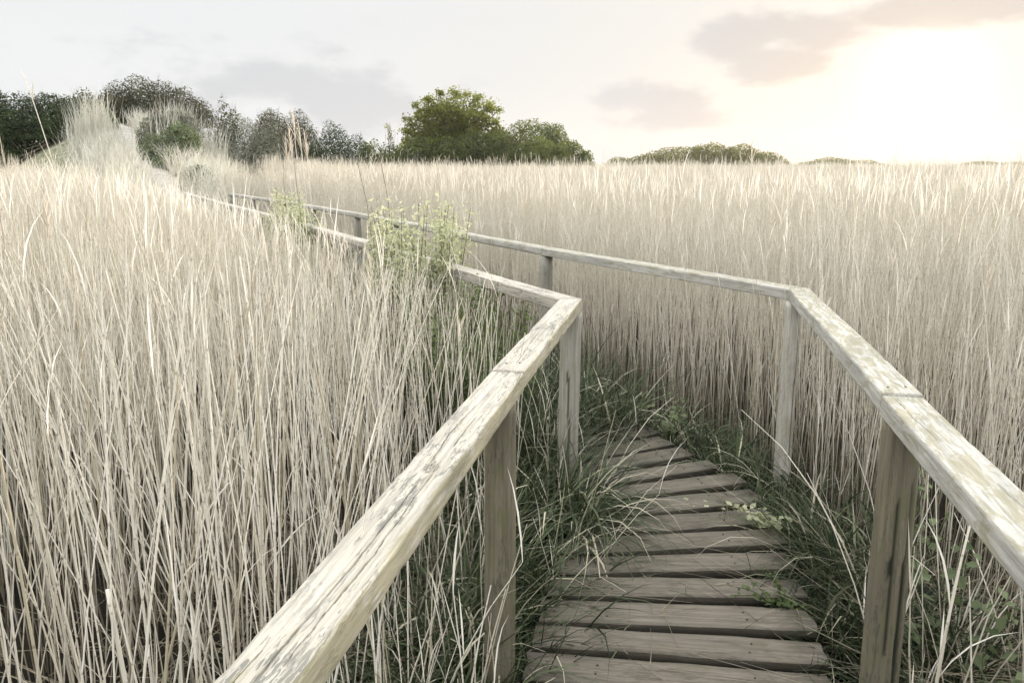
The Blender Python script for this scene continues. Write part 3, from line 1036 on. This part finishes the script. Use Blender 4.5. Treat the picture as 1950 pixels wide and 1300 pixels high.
# fallen reeds lying in the gaps
lp = []
n_ = 420
P = np.concatenate([np.column_stack([rng.uniform(1.35, 2.7, n_), rng.uniform(1.4, 3.6, n_)]), np.column_stack([rng.uniform(-1.6, -.2, n_), rng.uniform(1.5, 4, n_)])])
n2 = len(P)
hd = rng.uniform(0, 6.28, n2); ln = rng.uniform(1.2, 4.0, n2)
lean = np.stack([np.cos(hd), np.sin(hd)], 1) * ln[:, None]
Hh = rng.uniform(.12, .35, n2)
st, _ = stems(np.column_stack([P, rng.uniform(0, .25, n2)]), Hh, lean, lean * .1, np.full(n2, .003), 3, 3, np.clip(rng.normal(.45, .25, n2), 0, 1))
o = link('fallen_reeds', build_mesh('fallen_reeds', [st], RM))
tag(o, 'tangle of fallen reed stalks lying on the ground beside the handrails', 'reeds', kind='stuff')
for pk in [c_ for c_ in deck.children if c_.name.startswith('plank')][8:21]:
    for sx in (-.27, .27):
        for sy in (-.03, .035):
            add_nail(pk, sx + random.uniform(-.01, .01), sy + random.uniform(-.008, .008), 0.0215)
n_ = 90
P = np.column_stack([rng.uniform(.15, 1.3, n_), rng.uniform(2.0, 5.1, n_), np.full(n_, DECK + .008)])
hd = rng.uniform(0, 6.28, n_); Hh = np.full(n_, .004)
lean = np.stack([np.cos(hd), np.sin(hd)], 1) * (rng.uniform(.04, .28, n_) / .004)[:, None]
st, _ = stems(P, Hh, lean, lean * rng.normal(0, .12, (n_, 2)), np.full(n_, .0019), 3, 3, np.clip(rng.normal(.3, .3, n_), 0, 1))
o = link('straw_litter', build_mesh('straw_litter', [st], RM))
tag(o, 'bits of straw and broken reed scattered on the boards', 'litter', kind='stuff')
# thin leaning stalks beside the right post and bits of straw
n_ = 60
P = np.column_stack([rng.uniform(1.3, 2.3, n_), rng.uniform(1.9, 3.2, n_), np.zeros(n_)])
pc = reed_pieces(P, rng.uniform(.5, 1.25, n_), .16, .0034, 5, 4, .5, 0, 0)
n_ = 50
P = np.column_stack([rng.uniform(-.55, -.05, n_), rng.uniform(1.9, 3.0, n_), np.zeros(n_)])
pc += reed_pieces(P, rng.uniform(.5, 1.05, n_), .10, .0034, 5, 4, .5, 0, 0)
n_ = 50
P = np.column_stack([rng.uniform(.1, .5, n_), rng.uniform(3.2, 4.9, n_), np.zeros(n_)])
P = P[path_side(P[:, :2])[0] > .45]
pc += reed_pieces(P, rng.uniform(.5, .95, len(P)), .16, .0026, 5, 4, .6, 0, 0)
o = link('short_reeds', build_mesh('short_reeds', pc, RM))
tag(o, 'thin short reeds mixed with the grass beside the handrail posts', 'reeds', kind='stuff')


# --- single stalks that stand out
def stalk(name, pts, r, label, plume=0, group=None, tint=.7, psize=.2, green=False):
    pts = np.array(pts, float)
    t = np.linspace(0, 1, 14)
    # smooth curve through three or more points
    u = np.linspace(0, 1, len(pts))
    cf = [np.polyfit(u, pts[:, k_], min(len(pts) - 1, 2)) for k_ in range(3)]
    C = np.stack([np.polyval(c_, t) for c_ in cf], 1)
    C0 = C[0].copy()
    C = C - C0
    a = np.arange(6) * math.pi / 3
    ring = np.stack([np.cos(a), np.sin(a), 0 * a], 1)
    rad = r * (1 - .55 * t)
    rad = rad * (1 + .12 * (np.arange(14) % 3 == 0))
    V = (C[:, None] + rad[:, None, None] * ring[None]).reshape(-1, 3)
    i = np.arange(13)[:, None] * 6; j = np.arange(6)[None]
    F = np.stack([i + j, i + (j + 1) % 6, i + 6 + (j + 1) % 6, i + 6 + j], -1).reshape(-1, 4)
    top = 13 * 6
    F = np.concatenate([F, [[top, top + 1, top + 2, top + 3], [top, top + 3, top + 4, top + 5]]])
    root = empty(name, tuple(C0), label, 'reed', group)
    st = (V, F, {'tint': np.full(len(V), tint), 'along': np.repeat(C[:, 2], 6)}, 0)
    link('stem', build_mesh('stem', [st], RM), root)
    if plume:
        up = C[-1] - C[-3]; up /= np.linalg.norm(up)
        pm = plumes(C[-1:], up[None], plume, np.array([psize]), np.array([tint]))
        link('plume', build_mesh('plume', [pm], RM), root)
    else:
        k_ = np.array([5, 8])
        for q in k_:
            lf = ribbons(C[q:q + 1], dirs(1, .2, .6), np.array([.28]), np.array([.008]), 4, np.array([random.uniform(.7, 1.5)]), np.array([tint]), 1)
            link('leaf', build_mesh('leaf', [lf], RM), root)
    return root


stalk('broken_reed', [(-.80, 1.62, 0), (-.83, 1.60, .6), (-.86, 1.58, 1.17)], .0105, 'thick pale broken reed stub standing alone in the lower left')
stalk('broken_reed', [(1.19, 2.05, .2), (1.25, 2.12, .7), (1.335, 2.2, 1.06)], .007, 'thick pale broken reed leaning right in front of the nearest right post')
stalk('tall_reed', [(-2.45, 5.05, 0), (-2.66, 5.02, 1.5), (-2.86, 5.0, 2.55)], .0055, 'tall thin reed arching left above the dark hedge', 10, psize=.2)
stalk('tall_reed', [(-7.2, 12.0, 0), (-7.3, 12.0, 2), (-7.42, 12.0, 3.45)], .010, 'tallest dark reed spike standing against the sky in the far left corner', 6, tint=.1, psize=.3)
for q, (px, top, yy) in enumerate(((572, 222, 14.0), (583, 248, 14.2), (564, 255, 13.8), (592, 262, 14.4), (556, 272, 13.9))):
    x = (px - 975) / 1550 * yy
    stalk('plumed_reed', [(x + .12, yy, 0), (x + .06, yy, 1.4), (x, yy, EYE + (316 - top) / 1550 * yy)], .008,
          'pale plumed reed in the tall cluster rising beside the left handrail, against the grey shrub', 26, 'plumed reeds by the left handrail', .9, .42)
stalk('plumed_reed', [(-2.42, 4.2, 0), (-2.41, 4.2, 1.0), (-2.38, 4.2, 1.84)], .006, 'short reed with a fluffy seed head low in the left reed bed', 30, tint=.75, psize=.2)
yy = 12.0
stalk('plumed_reed', [(1420 / 1550 * 0 + (1425 - 975) / 1550 * yy + .1, yy, 0), ((1428 - 975) / 1550 * yy, yy, 1.3), ((1418 - 975) / 1550 * yy, yy, EYE + .3)], .006,
      'tall plumed reed in front of the far green mound', 18, tint=.85, psize=.3)
yy = 6.0
stalk('plumed_reed', [(3.62, yy, 0), (3.69, yy, 1.2), (3.72, yy, 2.0)], .006, 'brown plumed reed at the far right above the reed tops', 16, tint=.3, psize=.22)


# ------------------------------------------------------------------ shrubs, trees
def tube(pts, r0, r1, sides=6):
    pts = np.array(pts, float)
    n_ = len(pts)
    a = np.arange(sides) * 2 * math.pi / sides
    V = []
    for i, p in enumerate(pts):
        d_ = pts[min(i + 1, n_ - 1)] - pts[max(i - 1, 0)]
        d_ /= np.linalg.norm(d_) + 1e-9
        u = np.cross(d_, [0.31, .95, 0.05]); u /= np.linalg.norm(u)
        v = np.cross(d_, u)
        r = r0 + (r1 - r0) * i / (n_ - 1)
        V += [p + r * (math.cos(x) * u + math.sin(x) * v) for x in a]
    i = np.arange(n_ - 1)[:, None] * sides; j = np.arange(sides)[None]
    F = np.stack([i + j, i + (j + 1) % sides, i + sides + (j + 1) % sides, i + sides + j], -1).reshape(-1, 4)
    return (np.array(V), F, {}, 0)


def limb(p0, p1, sag, n_=6, wob=.06):
    p0, p1 = np.array(p0, float), np.array(p1, float)
    L = np.linalg.norm(p1 - p0)
    out = []
    s = random.uniform(0, 99)
    for t in np.linspace(0, 1, n_):
        w_ = np.array(noise.noise_vector(Vector((t * 2.3, s, 0)))) * wob * L * math.sin(math.pi * min(t * 1.0, 1))
        out.append(p0 * (1 - t) + p1 * t + w_ + np.array([0, 0, sag * L * math.sin(math.pi * t)]))
    return out


def leaves(C, nrm, size, tint, aspect=.55):
    """rhombic leaves folded along the midrib"""
    n_ = len(C)
    nrm = nrm / np.linalg.norm(nrm, axis=1)[:, None]
    rv = rng.normal(0, 1, (n_, 3))
    u = np.cross(nrm, rv); u /= np.linalg.norm(u, axis=1)[:, None]
    v = np.cross(nrm, u)
    s = size[:, None]
    V = np.stack([C - u * s * .5, C + v * s * aspect * .5 + nrm * s * .08, C + u * s * .5, C - v * s * aspect * .5 + nrm * s * .08], 1).reshape(-1, 3)
    F = np.arange(n_ * 4).reshape(-1, 4)
    return (V, F, {'tint': np.repeat(tint, 4)}, 0)


def lobe_points(lobes, n_, shell=.3, bump=.22, freq=2.2, zmin=None):
    vol = np.array([l[3] * l[4] * l[5] for l in lobes]) ** .67
    cnt = (n_ * vol / vol.sum()).astype(int)
    Cs, Ns, Ts = [], [], []
    for l, c_ in zip(lobes, cnt):
        d_ = rng.normal(0, 1, (c_, 3)); d_ /= np.linalg.norm(d_, axis=1)[:, None]
        rmean = (l[3] * l[4] * l[5]) ** (1 / 3)
        q = d_ * np.array(l[3:6])
        nz = np.array([noise.noise(Vector((a[0] * freq + l[0], a[1] * freq + l[1], a[2] * freq))) + .5 * noise.noise(Vector((a[0] * freq * 2.7 + l[0], a[1] * freq * 2.7, a[2] * freq * 2.7))) for a in q / rmean * 1.0])
        u = rng.random(c_) ** shell
        r = (1 + bump * nz) * u
        C = np.array(l[:3]) + q * r[:, None]
        Cs.append(C)
        nn = d_ / np.array(l[3:6]) * rmean
        Ns.append(nn)
        Ts.append(nz)
    C = np.concatenate(Cs); Nn = np.concatenate(Ns); T = np.concatenate(Ts)
    if zmin is not None:
        k_ = C[:, 2] > zmin
        C, Nn, T = C[k_], Nn[k_], T[k_]
    return C, Nn, T


def bush(name, label, cat, lobes, n_, size, m, group=None, shell=.3, bump=.16, freq=2.2, rnd=.4, trunks=3, tr=.08, tintm=.45, twigs=0, crown='crown'):
    """lobes in world coords: (x, y, z, rx, ry, rz)"""
    cx = float(np.mean([l[0] for l in lobes])); cy = float(np.mean([l[1] for l in lobes]))
    z0 = float(terrain(np.array([cx]), np.array([cy]))[0])
    root = empty(name, (cx, cy, z0), label, cat, group)
    org = np.array([cx, cy, z0])
    C, Nn, T = lobe_points(lobes, n_, shell, bump, freq, zmin=z0 + .05)
    Nn = Nn + rng.normal(0, rnd, Nn.shape)
    sz = rng.uniform(size[0], size[1], len(C))
    tint = np.clip(tintm + .7 * T + rng.normal(0, .12, len(C)), 0, 1)
    lv = leaves(C - org, Nn, sz, tint)
    pcs = [lv]
    o = link(crown, build_mesh(crown, pcs, [m], smooth=False), root)
    tb = []
    for l in (lobes * 3)[:max(trunks, len(lobes))]:
        b = org + np.array([random.uniform(-.3, .3) * l[3] + (l[0] - cx) * .5, random.uniform(-.2, .2) + (l[1] - cy) * .5, -.15])
        top = np.array(l[:3]) + np.array([random.uniform(-.3, .3) * l[3], random.uniform(-.3, .3) * l[4], l[5] * .5])
        main = limb(b, top, 0, 7)
        tb.append(tube(np.array(main) - org, tr, tr * .3))
        for _ in range(4):
            k_ = random.randint(2, 5)
            a = random.uniform(0, 6.28); e = random.uniform(-.1, .9)
            end = np.array(l[:3]) + np.array([l[3] * math.cos(a) * math.cos(e), l[4] * math.sin(a) * math.cos(e), l[5] * math.sin(e)]) * .85
            tb.append(tube(np.array(limb(main[k_], end, .05, 6)) - org, tr * .45, tr * .1, 5))
    for _ in range(twigs):
        l = random.choice(lobes)
        a = random.uniform(0, 6.28); e = random.uniform(.5, 1.3)
        dirv = np.array([math.cos(a) * math.cos(e), math.sin(a) * math.cos(e), math.sin(e)])
        p = np.array(l[:3]) + dirv * np.array(l[3:6]) * .7
        q = np.array(l[:3]) + dirv * np.array(l[3:6]) * random.uniform(1.0, 1.22)
        tb.append(tube(np.array(limb(p, q, 0, 4)) - org, tr * .15, tr * .05, 4))
    t_ = link('trunk', build_mesh('trunk', tb, [M_BARK]), root)
    return root


def wx(px, Y): return (px - 975) / 1550 * Y
def wz(py, Y): return EYE + (316 - py) / 1550 * Y


# dark hedge on the left
Y = 44
bush('dark_hedge', 'dark green bushy thicket at the far left edge', 'bush',
     [(wx(-60, Y), Y, 3.0, 3.2, 2.6, 3.6), (wx(10, Y), Y - .5, 3.2, 1.7, 2.4, wz(168, Y) - 3.2), (wx(55, Y), Y, 2.4, 1.9, 2.4, wz(184, Y) - 2.4), (wx(30, Y), Y - 1.8, 1.6, 2.4, 1.6, 2.0)],
     70000, (.08, .17), M_DARKLEAF, tintm=.4, twigs=20, bump=.12)
bush('dark_hedge', 'dark green thicket between the left edge bush and the pale dune grass', 'bush',
     [(wx(110, Y), Y + .5, 2.6, 1.8, 2.3, wz(180, Y) - 2.6), (wx(160, Y), Y + 1, 2.9, 1.6, 2.2, wz(184, Y) - 2.9), (wx(120, Y), Y - 1.4, 1.7, 2.2, 1.5, 1.9)],
     60000, (.08, .17), M_DARKLEAF, tintm=.4, twigs=20, bump=.12)
Y = 50
bush('thorn_thicket', 'brown-green dome of thorn scrub at the top of the sand path', 'bush',
     [(wx(300, Y), Y, 4.4, 2.9, 2.0, wz(155, Y) - 4.4), (wx(250, Y), Y, 4.3, 1.9, 1.8, wz(178, Y) - 4.3), (wx(358, Y), Y, 4.2, 1.9, 1.8, wz(174, Y) - 4.2), (wx(388, Y), Y + 1, 4.0, 1.2, 1.6, wz(194, Y) - 4.0), (wx(270, Y), Y - .5, 3.3, 2.2, 1.6, 1.5), (wx(252, Y), Y - 2.2, 3.9, 1.3, 1.2, 1.3)],
     70000, (.08, .16), M_BROWNLEAF, tintm=.45, twigs=70, bump=.16)
Y = 50
bush('small_thorn', 'small open twiggy bush between the dark thicket and the thorn dome', 'bush',
     [(wx(192, Y), Y, 4.4, 1.1, 1.0, wz(176, Y) - 4.4), (wx(222, Y), Y + 1, 4.3, 1.0, 1.0, wz(184, Y) - 4.3)], 4000, (.12, .26), M_BROWNLEAF, tintm=.6, twigs=30, shell=.5)
# right of the path
Y = 38
bush('grey_shrub', 'grey-green sallow shrub on the right edge of the sand path', 'bush',
     [(wx(306, Y), Y + .8, 3.1, .9, 1.0, 1.3), (wx(330, Y), Y + 1.5, 3.6, 1.2, 1.2, wz(212, Y) - 3.6)], 12000, (.08, .16), M_GREYLEAF, tintm=.5)
Y = 35
bush('green_shrub', 'bright green bramble shrub on the slope right of the sand path', 'bush',
     [(wx(314, 36), 36, 2.55, .75, .9, .85), (wx(338, 34), 34, 1.9, .75, .9, .85), (wx(345, Y), Y + 1.0, 2.9, 0.9, .9, wz(235, Y) - 2.9), (wx(358, 32), 32, 1.4, .6, .8, .7)], 11000, (.08, .16), M_GREENLEAF, tintm=.5)
Y = 29
bush('green_shrub', 'low dark green shrub at the foot of the dune by the end of the handrails', 'bush',
     [(wx(392, Y), Y, 1.1, .8, .8, .75), (wx(372, Y), Y + .8, 1.5, .6, .7, .6)], 4500, (.07, .16), M_GREENLEAF, tintm=.3)
Y = 44
bush('green_shrub', 'fresh green shrub left of the top of the sand path', 'bush',
     [(wx(218, Y), Y, 4.0, .9, .9, 1.2), (wx(205, Y), Y + .5, 4.4, .8, .8, wz(208, Y) - 4.4)], 4000, (.09, .2), M_GREENLEAF, tintm=.5)
Y = 50
bush('sapling', 'thin airy sapling standing above the grey shrub against the sky', 'tree',
     [(wx(445, Y), Y, 4.3, .55, .5, wz(190, Y) - 4.3), (wx(463, Y), Y, 4.3, .5, .5, wz(205, Y) - 4.3)], 700, (.1, .2), M_BROWNLEAF, tintm=.8, shell=.6, twigs=24, trunks=2, tr=.05)
bush('grey_shrub', 'rounded grey-green sallow shrub right of the pale dune grass', 'bush',
     [(wx(470, Y), Y, 2.1, 2.0, 1.8, wz(222, Y) - 2.1), (wx(525, Y), Y + .5, 1.6, 1.5, 1.6, wz(236, Y) - 1.6), (wx(432, Y), Y, 2.2, 1.1, 1.4, wz(236, Y) - 2.2), (wx(500, Y), Y - .6, 1.2, 2.6, 1.4, 2.2)],
     40000, (.07, .14), M_GREYLEAF, tintm=.42, twigs=30)
Y = 58
bush('olive_shrub', 'olive-brown shrub behind the rounded grey one', 'bush',
     [(wx(530, Y), Y, 2.8, 1.6, 1.6, wz(214, Y) - 2.8), (wx(582, Y), Y, 2.4, 1.7, 1.6, wz(222, Y) - 2.4)], 34000, (.07, .15), M_BROWNLEAF, tintm=.75, twigs=40)
bush('dark_shrub', 'dark green shrub tapering down right of the olive one', 'bush',
     [(wx(645, Y), Y, 1.9, 1.4, 1.5, wz(236, Y) - 1.9), (wx(680, Y), Y + 1, 1.4, 1.4, 1.4, wz(258, Y) - 1.4), (wx(610, Y), Y - 1, 1.5, 1.2, 1.4, 2.2), (wx(650, Y), Y - 1.2, .9, 2.8, 1.3, 1.7)], 36000, (.07, .15), M_DARKLEAF, tintm=.6, twigs=25)
Y = 64
bush('low_scrub', 'low dark scrub between the dark shrub and the tree', 'bush',
     [(wx(712, Y), Y, 1.2, 1.5, 1.4, wz(268, Y) - 1.2), (wx(752, Y), Y, 1.2, 1.3, 1.4, wz(272, Y) - 1.2)], 7000, (.12, .28), M_IVY, tintm=.35, twigs=12)
bush('sapling', 'tiny leafless sapling just left of the tree', 'tree',
     [(wx(752, Y), Y, wz(262, Y), .5, .3, .8), (wx(745, Y), Y, wz(246, Y), .35, .3, .35)], 90, (.1, .2), M_TREELEAF, tintm=.7, shell=.8, twigs=18, trunks=2, tr=.04)

# the tree
Y = 66


def big_tree():
    base = np.array([wx(860, Y), Y, 0.0])
    root = empty('tree', tuple(base), 'leafy yellow-green tree with an airy crown standing above the ivy mounds', 'tree')
    tb = []
    fork = base + np.array([0, 0, 1.8])
    tb.append(tube(np.array([base - [0, 0, .3], base + [0.05, 0, .9], fork]) - base, .32, .24, 9))
    ends = []
    tops = [(788, 222), (800, 196), (822, 184), (845, 176), (868, 170), (890, 173), (912, 182), (934, 196), (950, 204), (944, 222), (920, 215), (780, 240), (900, 205), (860, 200), (835, 205), (815, 225), (880, 222), (783, 258), (948, 238), (795, 245), (930, 250)]
    for px, py in tops:
        e = np.array([wx(px, Y), Y + random.uniform(-2.2, 2.2), wz(py + 12, Y)])
        lb = limb(fork + np.array([random.uniform(-.2, .2), random.uniform(-.2, .2), random.uniform(-.2, .2)]), e, .06, 9)
        tb.append(tube(np.array(lb) - base, .12, .025))
        ends.append(e)
        for _ in range(5):
            k_ = random.randint(3, 7)
            e2 = np.array(lb[k_]) + np.array([random.gauss(0, .8), random.gauss(0, .8), random.uniform(-.2, .6)])
            tb.append(tube(np.array(limb(lb[k_], e2, .05, 5)) - base, .045, .012, 4))
            ends.append(e2)
    link('trunk', build_mesh('trunk', tb, [M_BARK]), root)
    Cs, Ts = [], []
    for e in ends:
        high = (e[2] - 4) / 4
        c_ = random.randint(90, 170)
        r = random.uniform(.30, .50)
        Cs.append(e + rng.normal(0, 1, (c_, 3)) * r * np.array([1, 1, .7]) * .62)
        Ts.append(np.clip(.35 + .3 * high + random.gauss(0, .15) + rng.normal(0, .15, c_), 0, 1))
    C = np.concatenate(Cs); T = np.concatenate(Ts)
    # thicker heart of the crown
    C2, N2, T2 = lobe_points([(wx(850, Y), Y, wz(242, Y), 2.6, 2.2, 1.7), (wx(835, Y), Y - .5, wz(262, Y), 2.4, 2.0, 1.9), (wx(885, Y), Y, wz(250, Y), 2.0, 2.0, 1.6), (wx(862, Y), Y, wz(214, Y), 2.7, 2.0, 1.35)], 8500, .5, .3, 2.5)
    C = np.concatenate([C, C2]); T = np.concatenate([T, np.clip(.25 + .4 * T2 + rng.normal(0, .15, len(T2)), 0, 1)])
    lv = leaves(C - base, rng.normal(0, 1, C.shape) + np.array([0, -.3, .5]), rng.uniform(.12, .26, len(C)), T)
    link('crown', build_mesh('crown', [lv], [M_TREELEAF], smooth=False), root)


big_tree()
Y = 63
bush('ivy_thicket', 'dark ivy-clad thicket around the foot of the tree', 'bush',
     [(wx(800, Y), Y, 1.6, 1.7, 1.6, wz(262, Y) - 1.6), (wx(850, Y), Y - .6, 1.8, 2.0, 1.6, wz(258, Y) - 1.8), (wx(900, Y), Y, 2.0, 2.0, 1.6, wz(248, Y) - 2.0), (wx(770, Y), Y, 1.0, 1.2, 1.3, wz(282, Y) - 1.0), (wx(945, Y), Y, 2.0, 1.6, 1.6, wz(252, Y) - 2)],
     40000, (.11, .24), M_IVY, tintm=.25, twigs=30)
Y = 70
bush('ivy_mound', 'smooth-topped ivy mound right of the tree', 'bush',
     [(wx(1010, Y), Y, 2.6, 3.0, 2.4, wz(231, Y) - 2.6), (wx(1055, Y), Y + .5, 2.2, 1.5, 2.0, wz(236, Y) - 2.2), (wx(955, Y), Y, 2.2, 1.6, 2.0, wz(246, Y) - 2.2)],
     22000, (.12, .26), M_IVY, tintm=.5, bump=.1, shell=.2)
Y = 64
bush('ivy_mound', 'lower ivy mound sloping down to the reeds on its right side', 'bush',
     [(wx(1020, Y), Y, 1.2, 2.6, 2.0, wz(264, Y) - 1.2), (wx(1082, Y), Y, 1.2, 1.7, 1.8, wz(268, Y) - 1.2), (wx(1112, Y), Y - .4, .6, .9, 1.2, wz(286, Y) - .6)],
     22000, (.12, .26), M_IVY, tintm=.45, bump=.1, shell=.2)
Y = 125
bush('green_mound', 'long green scrub mound in the middle distance under the cloud', 'bush',
     [(wx(1290, Y), Y, 2.2, 6.5, 3, wz(280, Y) - 2.2), (wx(1345, Y), Y, 2.0, 4.5, 3, wz(273, Y) - 2.0), (wx(1400, Y), Y, 2.0, 4.0, 3, wz(277, Y) - 2.0), (wx(1450, Y), Y, 1.3, 3.6, 3, wz(290, Y) - 1.3), (wx(1230, Y), Y, 1.2, 4.5, 3, wz(294, Y) - 1.2), (wx(1175, Y), Y, .6, 3.0, 3, wz(299, Y) - .6)],
     34000, (.2, .45), M_FARLEAF, tintm=.45, bump=.1, shell=.2, trunks=2)
Y = 205
bush('far_scrub', 'low hazy scrub mound right of the long green one', 'bush',
     [(wx(1570, Y), Y, 1.5, 6.5, 4, wz(300, Y) - 1.5), (wx(1625, Y), Y, 1.2, 7.0, 4, wz(305, Y) - 1.2), (wx(1530, Y), Y, 1.0, 4.0, 3, wz(307, Y) - 1.0)], 12000, (.3, .6), M_FARLEAF, tintm=.6, bump=.12, shell=.2, trunks=2)
Y = 240
bush('far_scrub', 'faint line of scrub on the horizon at the far right under the sun', 'bush',
     [(wx(1850, Y), Y, 1.5, 8, 4, wz(307, Y) - 1.5), (wx(1920, Y), Y, 1.5, 8, 4, wz(308, Y) - 1.5), (wx(1985, Y), Y, 1.5, 7, 4, wz(306, Y) - 1.5)], 12000, (.3, .7), M_FARLEAF, tintm=.6, bump=.12, shell=.2, trunks=2)

# pale dune grass on both sides of the sand path
spots, azs = [], []
for _ in range(900):
    t = random.uniform(0.5, 4.3); i = int(t)
    p = PATH3[i] * (1 - (t - i)) + PATH3[i + 1] * (t - i)
    d_ = PATH3[i + 1] - PATH3[i]; nn = np.array([-d_[1], d_[0]]) / np.hypot(d_[0], d_[1])
    side = random.choice((-1, 1))
    q = p[:2] + nn * side * (0.75 + abs(random.gauss(0, .8 if side > 0 else 1.7)))
    spots.append((q[0], q[1], float(terrain(np.array([q[0]]), np.array([q[1]]))[0])))
dg = tufts(spots, 14, (.5, 1.4), None, spread=.5, w=(.014, .028), droop=(.1, 1.0), th=(0, .45), seg=4, base_r=.22, tintm=.6)
# two tall stands of feathery grass beside the path
sp2 = [(wx(random.gauss(196, 9), 40), 40 + random.gauss(0, .9)) for _ in range(26)] + [(wx(random.gauss(375, 24), 40), 40 + random.gauss(0, .9)) for _ in range(64)]
sp2 = [(x, y, float(terrain(np.array([x]), np.array([y]))[0])) for x, y in sp2]
dg2 = tufts(sp2, 16, (1.0, 2.9), None, spread=.5, w=(.016, .032), droop=(.0, .5), th=(0, .22), seg=4, base_r=.2, tintm=.65)
o = link('dune_grass', build_mesh('dune_grass', [dg, dg2], [M_DUNEG]))
tag(o, 'pale feathery marram grass on both sides of the sand path', 'grass', kind='stuff')


# --- willow scrub growing through the left handrail
def willow(x, y, h, w_, n_st, n_lf, m, label, size=(.018, .056), lean=(0, 0), top_only=.35, bare=2):
    root = empty('willow_shrub', (x, y, 0), label, 'shrub')
    tb, C, Nn, T = [], [], [], []
    for i in range(n_st):
        a = random.uniform(0, 6.28); rr = w_ * math.sqrt(random.random())
        e = np.array([rr * math.cos(a) + lean[0], rr * math.sin(a) + lean[1], h * random.uniform(.55, 1.04)])
        b = np.array([rr * .35 * math.cos(a), rr * .35 * math.sin(a), -.05])
        if i < bare: e[2] = h * 1.2
        lb = np.array(limb(b, e, .0, 9, .05))
        tb.append(tube(lb, .006, .002, 5))
        k_ = int(n_lf / n_st)
        t = top_only + (1 - top_only) * rng.random(k_) ** .8
        if i < bare: t = t * .8
        f = t * 8; j = np.minimum(f.astype(int), 7); fr = (f - j)[:, None]
        c_ = lb[j] * (1 - fr) + lb[j + 1] * fr
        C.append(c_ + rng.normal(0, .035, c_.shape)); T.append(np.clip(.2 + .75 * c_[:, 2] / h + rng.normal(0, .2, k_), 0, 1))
        Nn.append(rng.normal(0, 1, c_.shape) + [0, -.4, .6])
    link('stem', build_mesh('stem', tb, [M_BARK]), root)
    C = np.concatenate(C); Nn = np.concatenate(Nn); T = np.concatenate(T)
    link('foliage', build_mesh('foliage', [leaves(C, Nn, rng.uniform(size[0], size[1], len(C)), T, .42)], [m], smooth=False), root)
    return root


willow(-.70, 5.95, 1.72, .42, 130, 22000, M_WILLOW, 'pale green willow shrub hiding a gap of the left handrail', top_only=.25)
willow(-2.5, 9.6, 1.76, .36, 42, 5200, M_WILLOW, 'slimmer pale green willow shrub farther along the left handrail', size=(.03, .065), top_only=.45)
willow(-.28, 5.15, 1.28, .45, 60, 9000, M_WILLOWD, 'deep green willow shrub in front of the left handrail, below the pale one', top_only=.2, bare=0)
willow(-1.75, 8.2, 1.25, .5, 30, 3000, M_WILLOWD, 'low deep green willow shrub between the two pale ones', size=(.03, .06), top_only=.2, bare=0)


# --- small leafy plants by the boards
def herb(name, x, y, z, h, sp_, n_st, label, m, size=(.03, .06), lean=(0, 0)):
    root = empty(name, (x, y, z), label, 'plant')
    tb = []; lv = []
    for i in range(n_st):
        e = np.array([random.gauss(0, sp_) + lean[0], random.gauss(0, sp_) + lean[1], h * random.uniform(.55, 1)])
        lb = np.array(limb((random.gauss(0, .02), random.gauss(0, .02), 0), e, .15, 7))
        tb.append(tube(lb, .0026, .0012, 4))
        for k_ in range(2, 7):
            for s in (0, 1):
                lv.append((lb[k_], .6 + .4 * (7 - k_) / 5))
    link('stem', build_mesh('stem', tb, [m]), root)
    C = np.array([l[0] for l in lv]); s = np.array([l[1] for l in lv])
    C = C + rng.normal(0, size[0] * .5, C.shape)
    L_ = leaves(C, rng.normal(0, .5, C.shape) + [0, -.2, 1], rng.uniform(size[0], size[1], len(C)) * s, np.clip(rng.normal(.6, .2, len(C)), 0, 1), .7)
    link('foliage', build_mesh('foliage', [L_], [m], smooth=False), root)


herb('bramble_sprig', 1.36, 3.80, .22, .2, .10, 8, 'yellow-green bramble sprig creeping onto the boards from the right', M_WILLOW, (.035, .06), (-.16, 0))
herb('leafy_weed', 1.05, 5.25, .1, .5, .10, 7, 'small broad-leaved weed at the far bend of the boardwalk', M_GREENLEAF, (.04, .07))
herb('leafy_weed', 1.85, 3.55, 0, .65, .12, 8, 'light green weed in the grass left of the nearest right post', M_GREENLEAF, (.04, .075))
herb('nettle', 1.62, 2.75, 0, .75, .16, 9, 'nettle with broad green leaves right of the nearest right post', M_GREENLEAF, (.05, .09))
herb('nettle', 1.75, 2.25, 0, .5, .2, 9, 'low nettle at the right edge under the right handrail', M_GREENLEAF, (.05, .09))
herb('creeping_weed', 1.14, 3.02, .24, .12, .12, 10, 'dark creeping weed lying over the right ends of the front boards', M_WILLOWD, (.02, .04), (-.08, 0))

# ------------------------------------------------------------------ haze over the marsh
bm = bmesh.new()
bmesh.ops.create_cube(bm, size=1)
me = bpy.data.meshes.new('haze'); bm.to_mesh(me); bm.free()
hz = link('haze', me)
hz.scale = (606, 606, 15.0)
hz.location = (0, 0, 15.0 / 2 - 1.3)
m, N = mat('haze_air')
pv = N.n('ShaderNodeVolumePrincipled')
pv.inputs['Color'].default_value = (0.97, 0.95, 0.92, 1)
pv.inputs['Density'].default_value = 0.00014
pv.inputs['Anisotropy'].default_value = 0.55
out = N.n('ShaderNodeOutputMaterial')
N.put(out.inputs['Volume'], pv.outputs[0])
me.materials.append(m)
tag(hz, 'thin bright haze over the marsh and the far mounds', 'haze', kind='stuff')
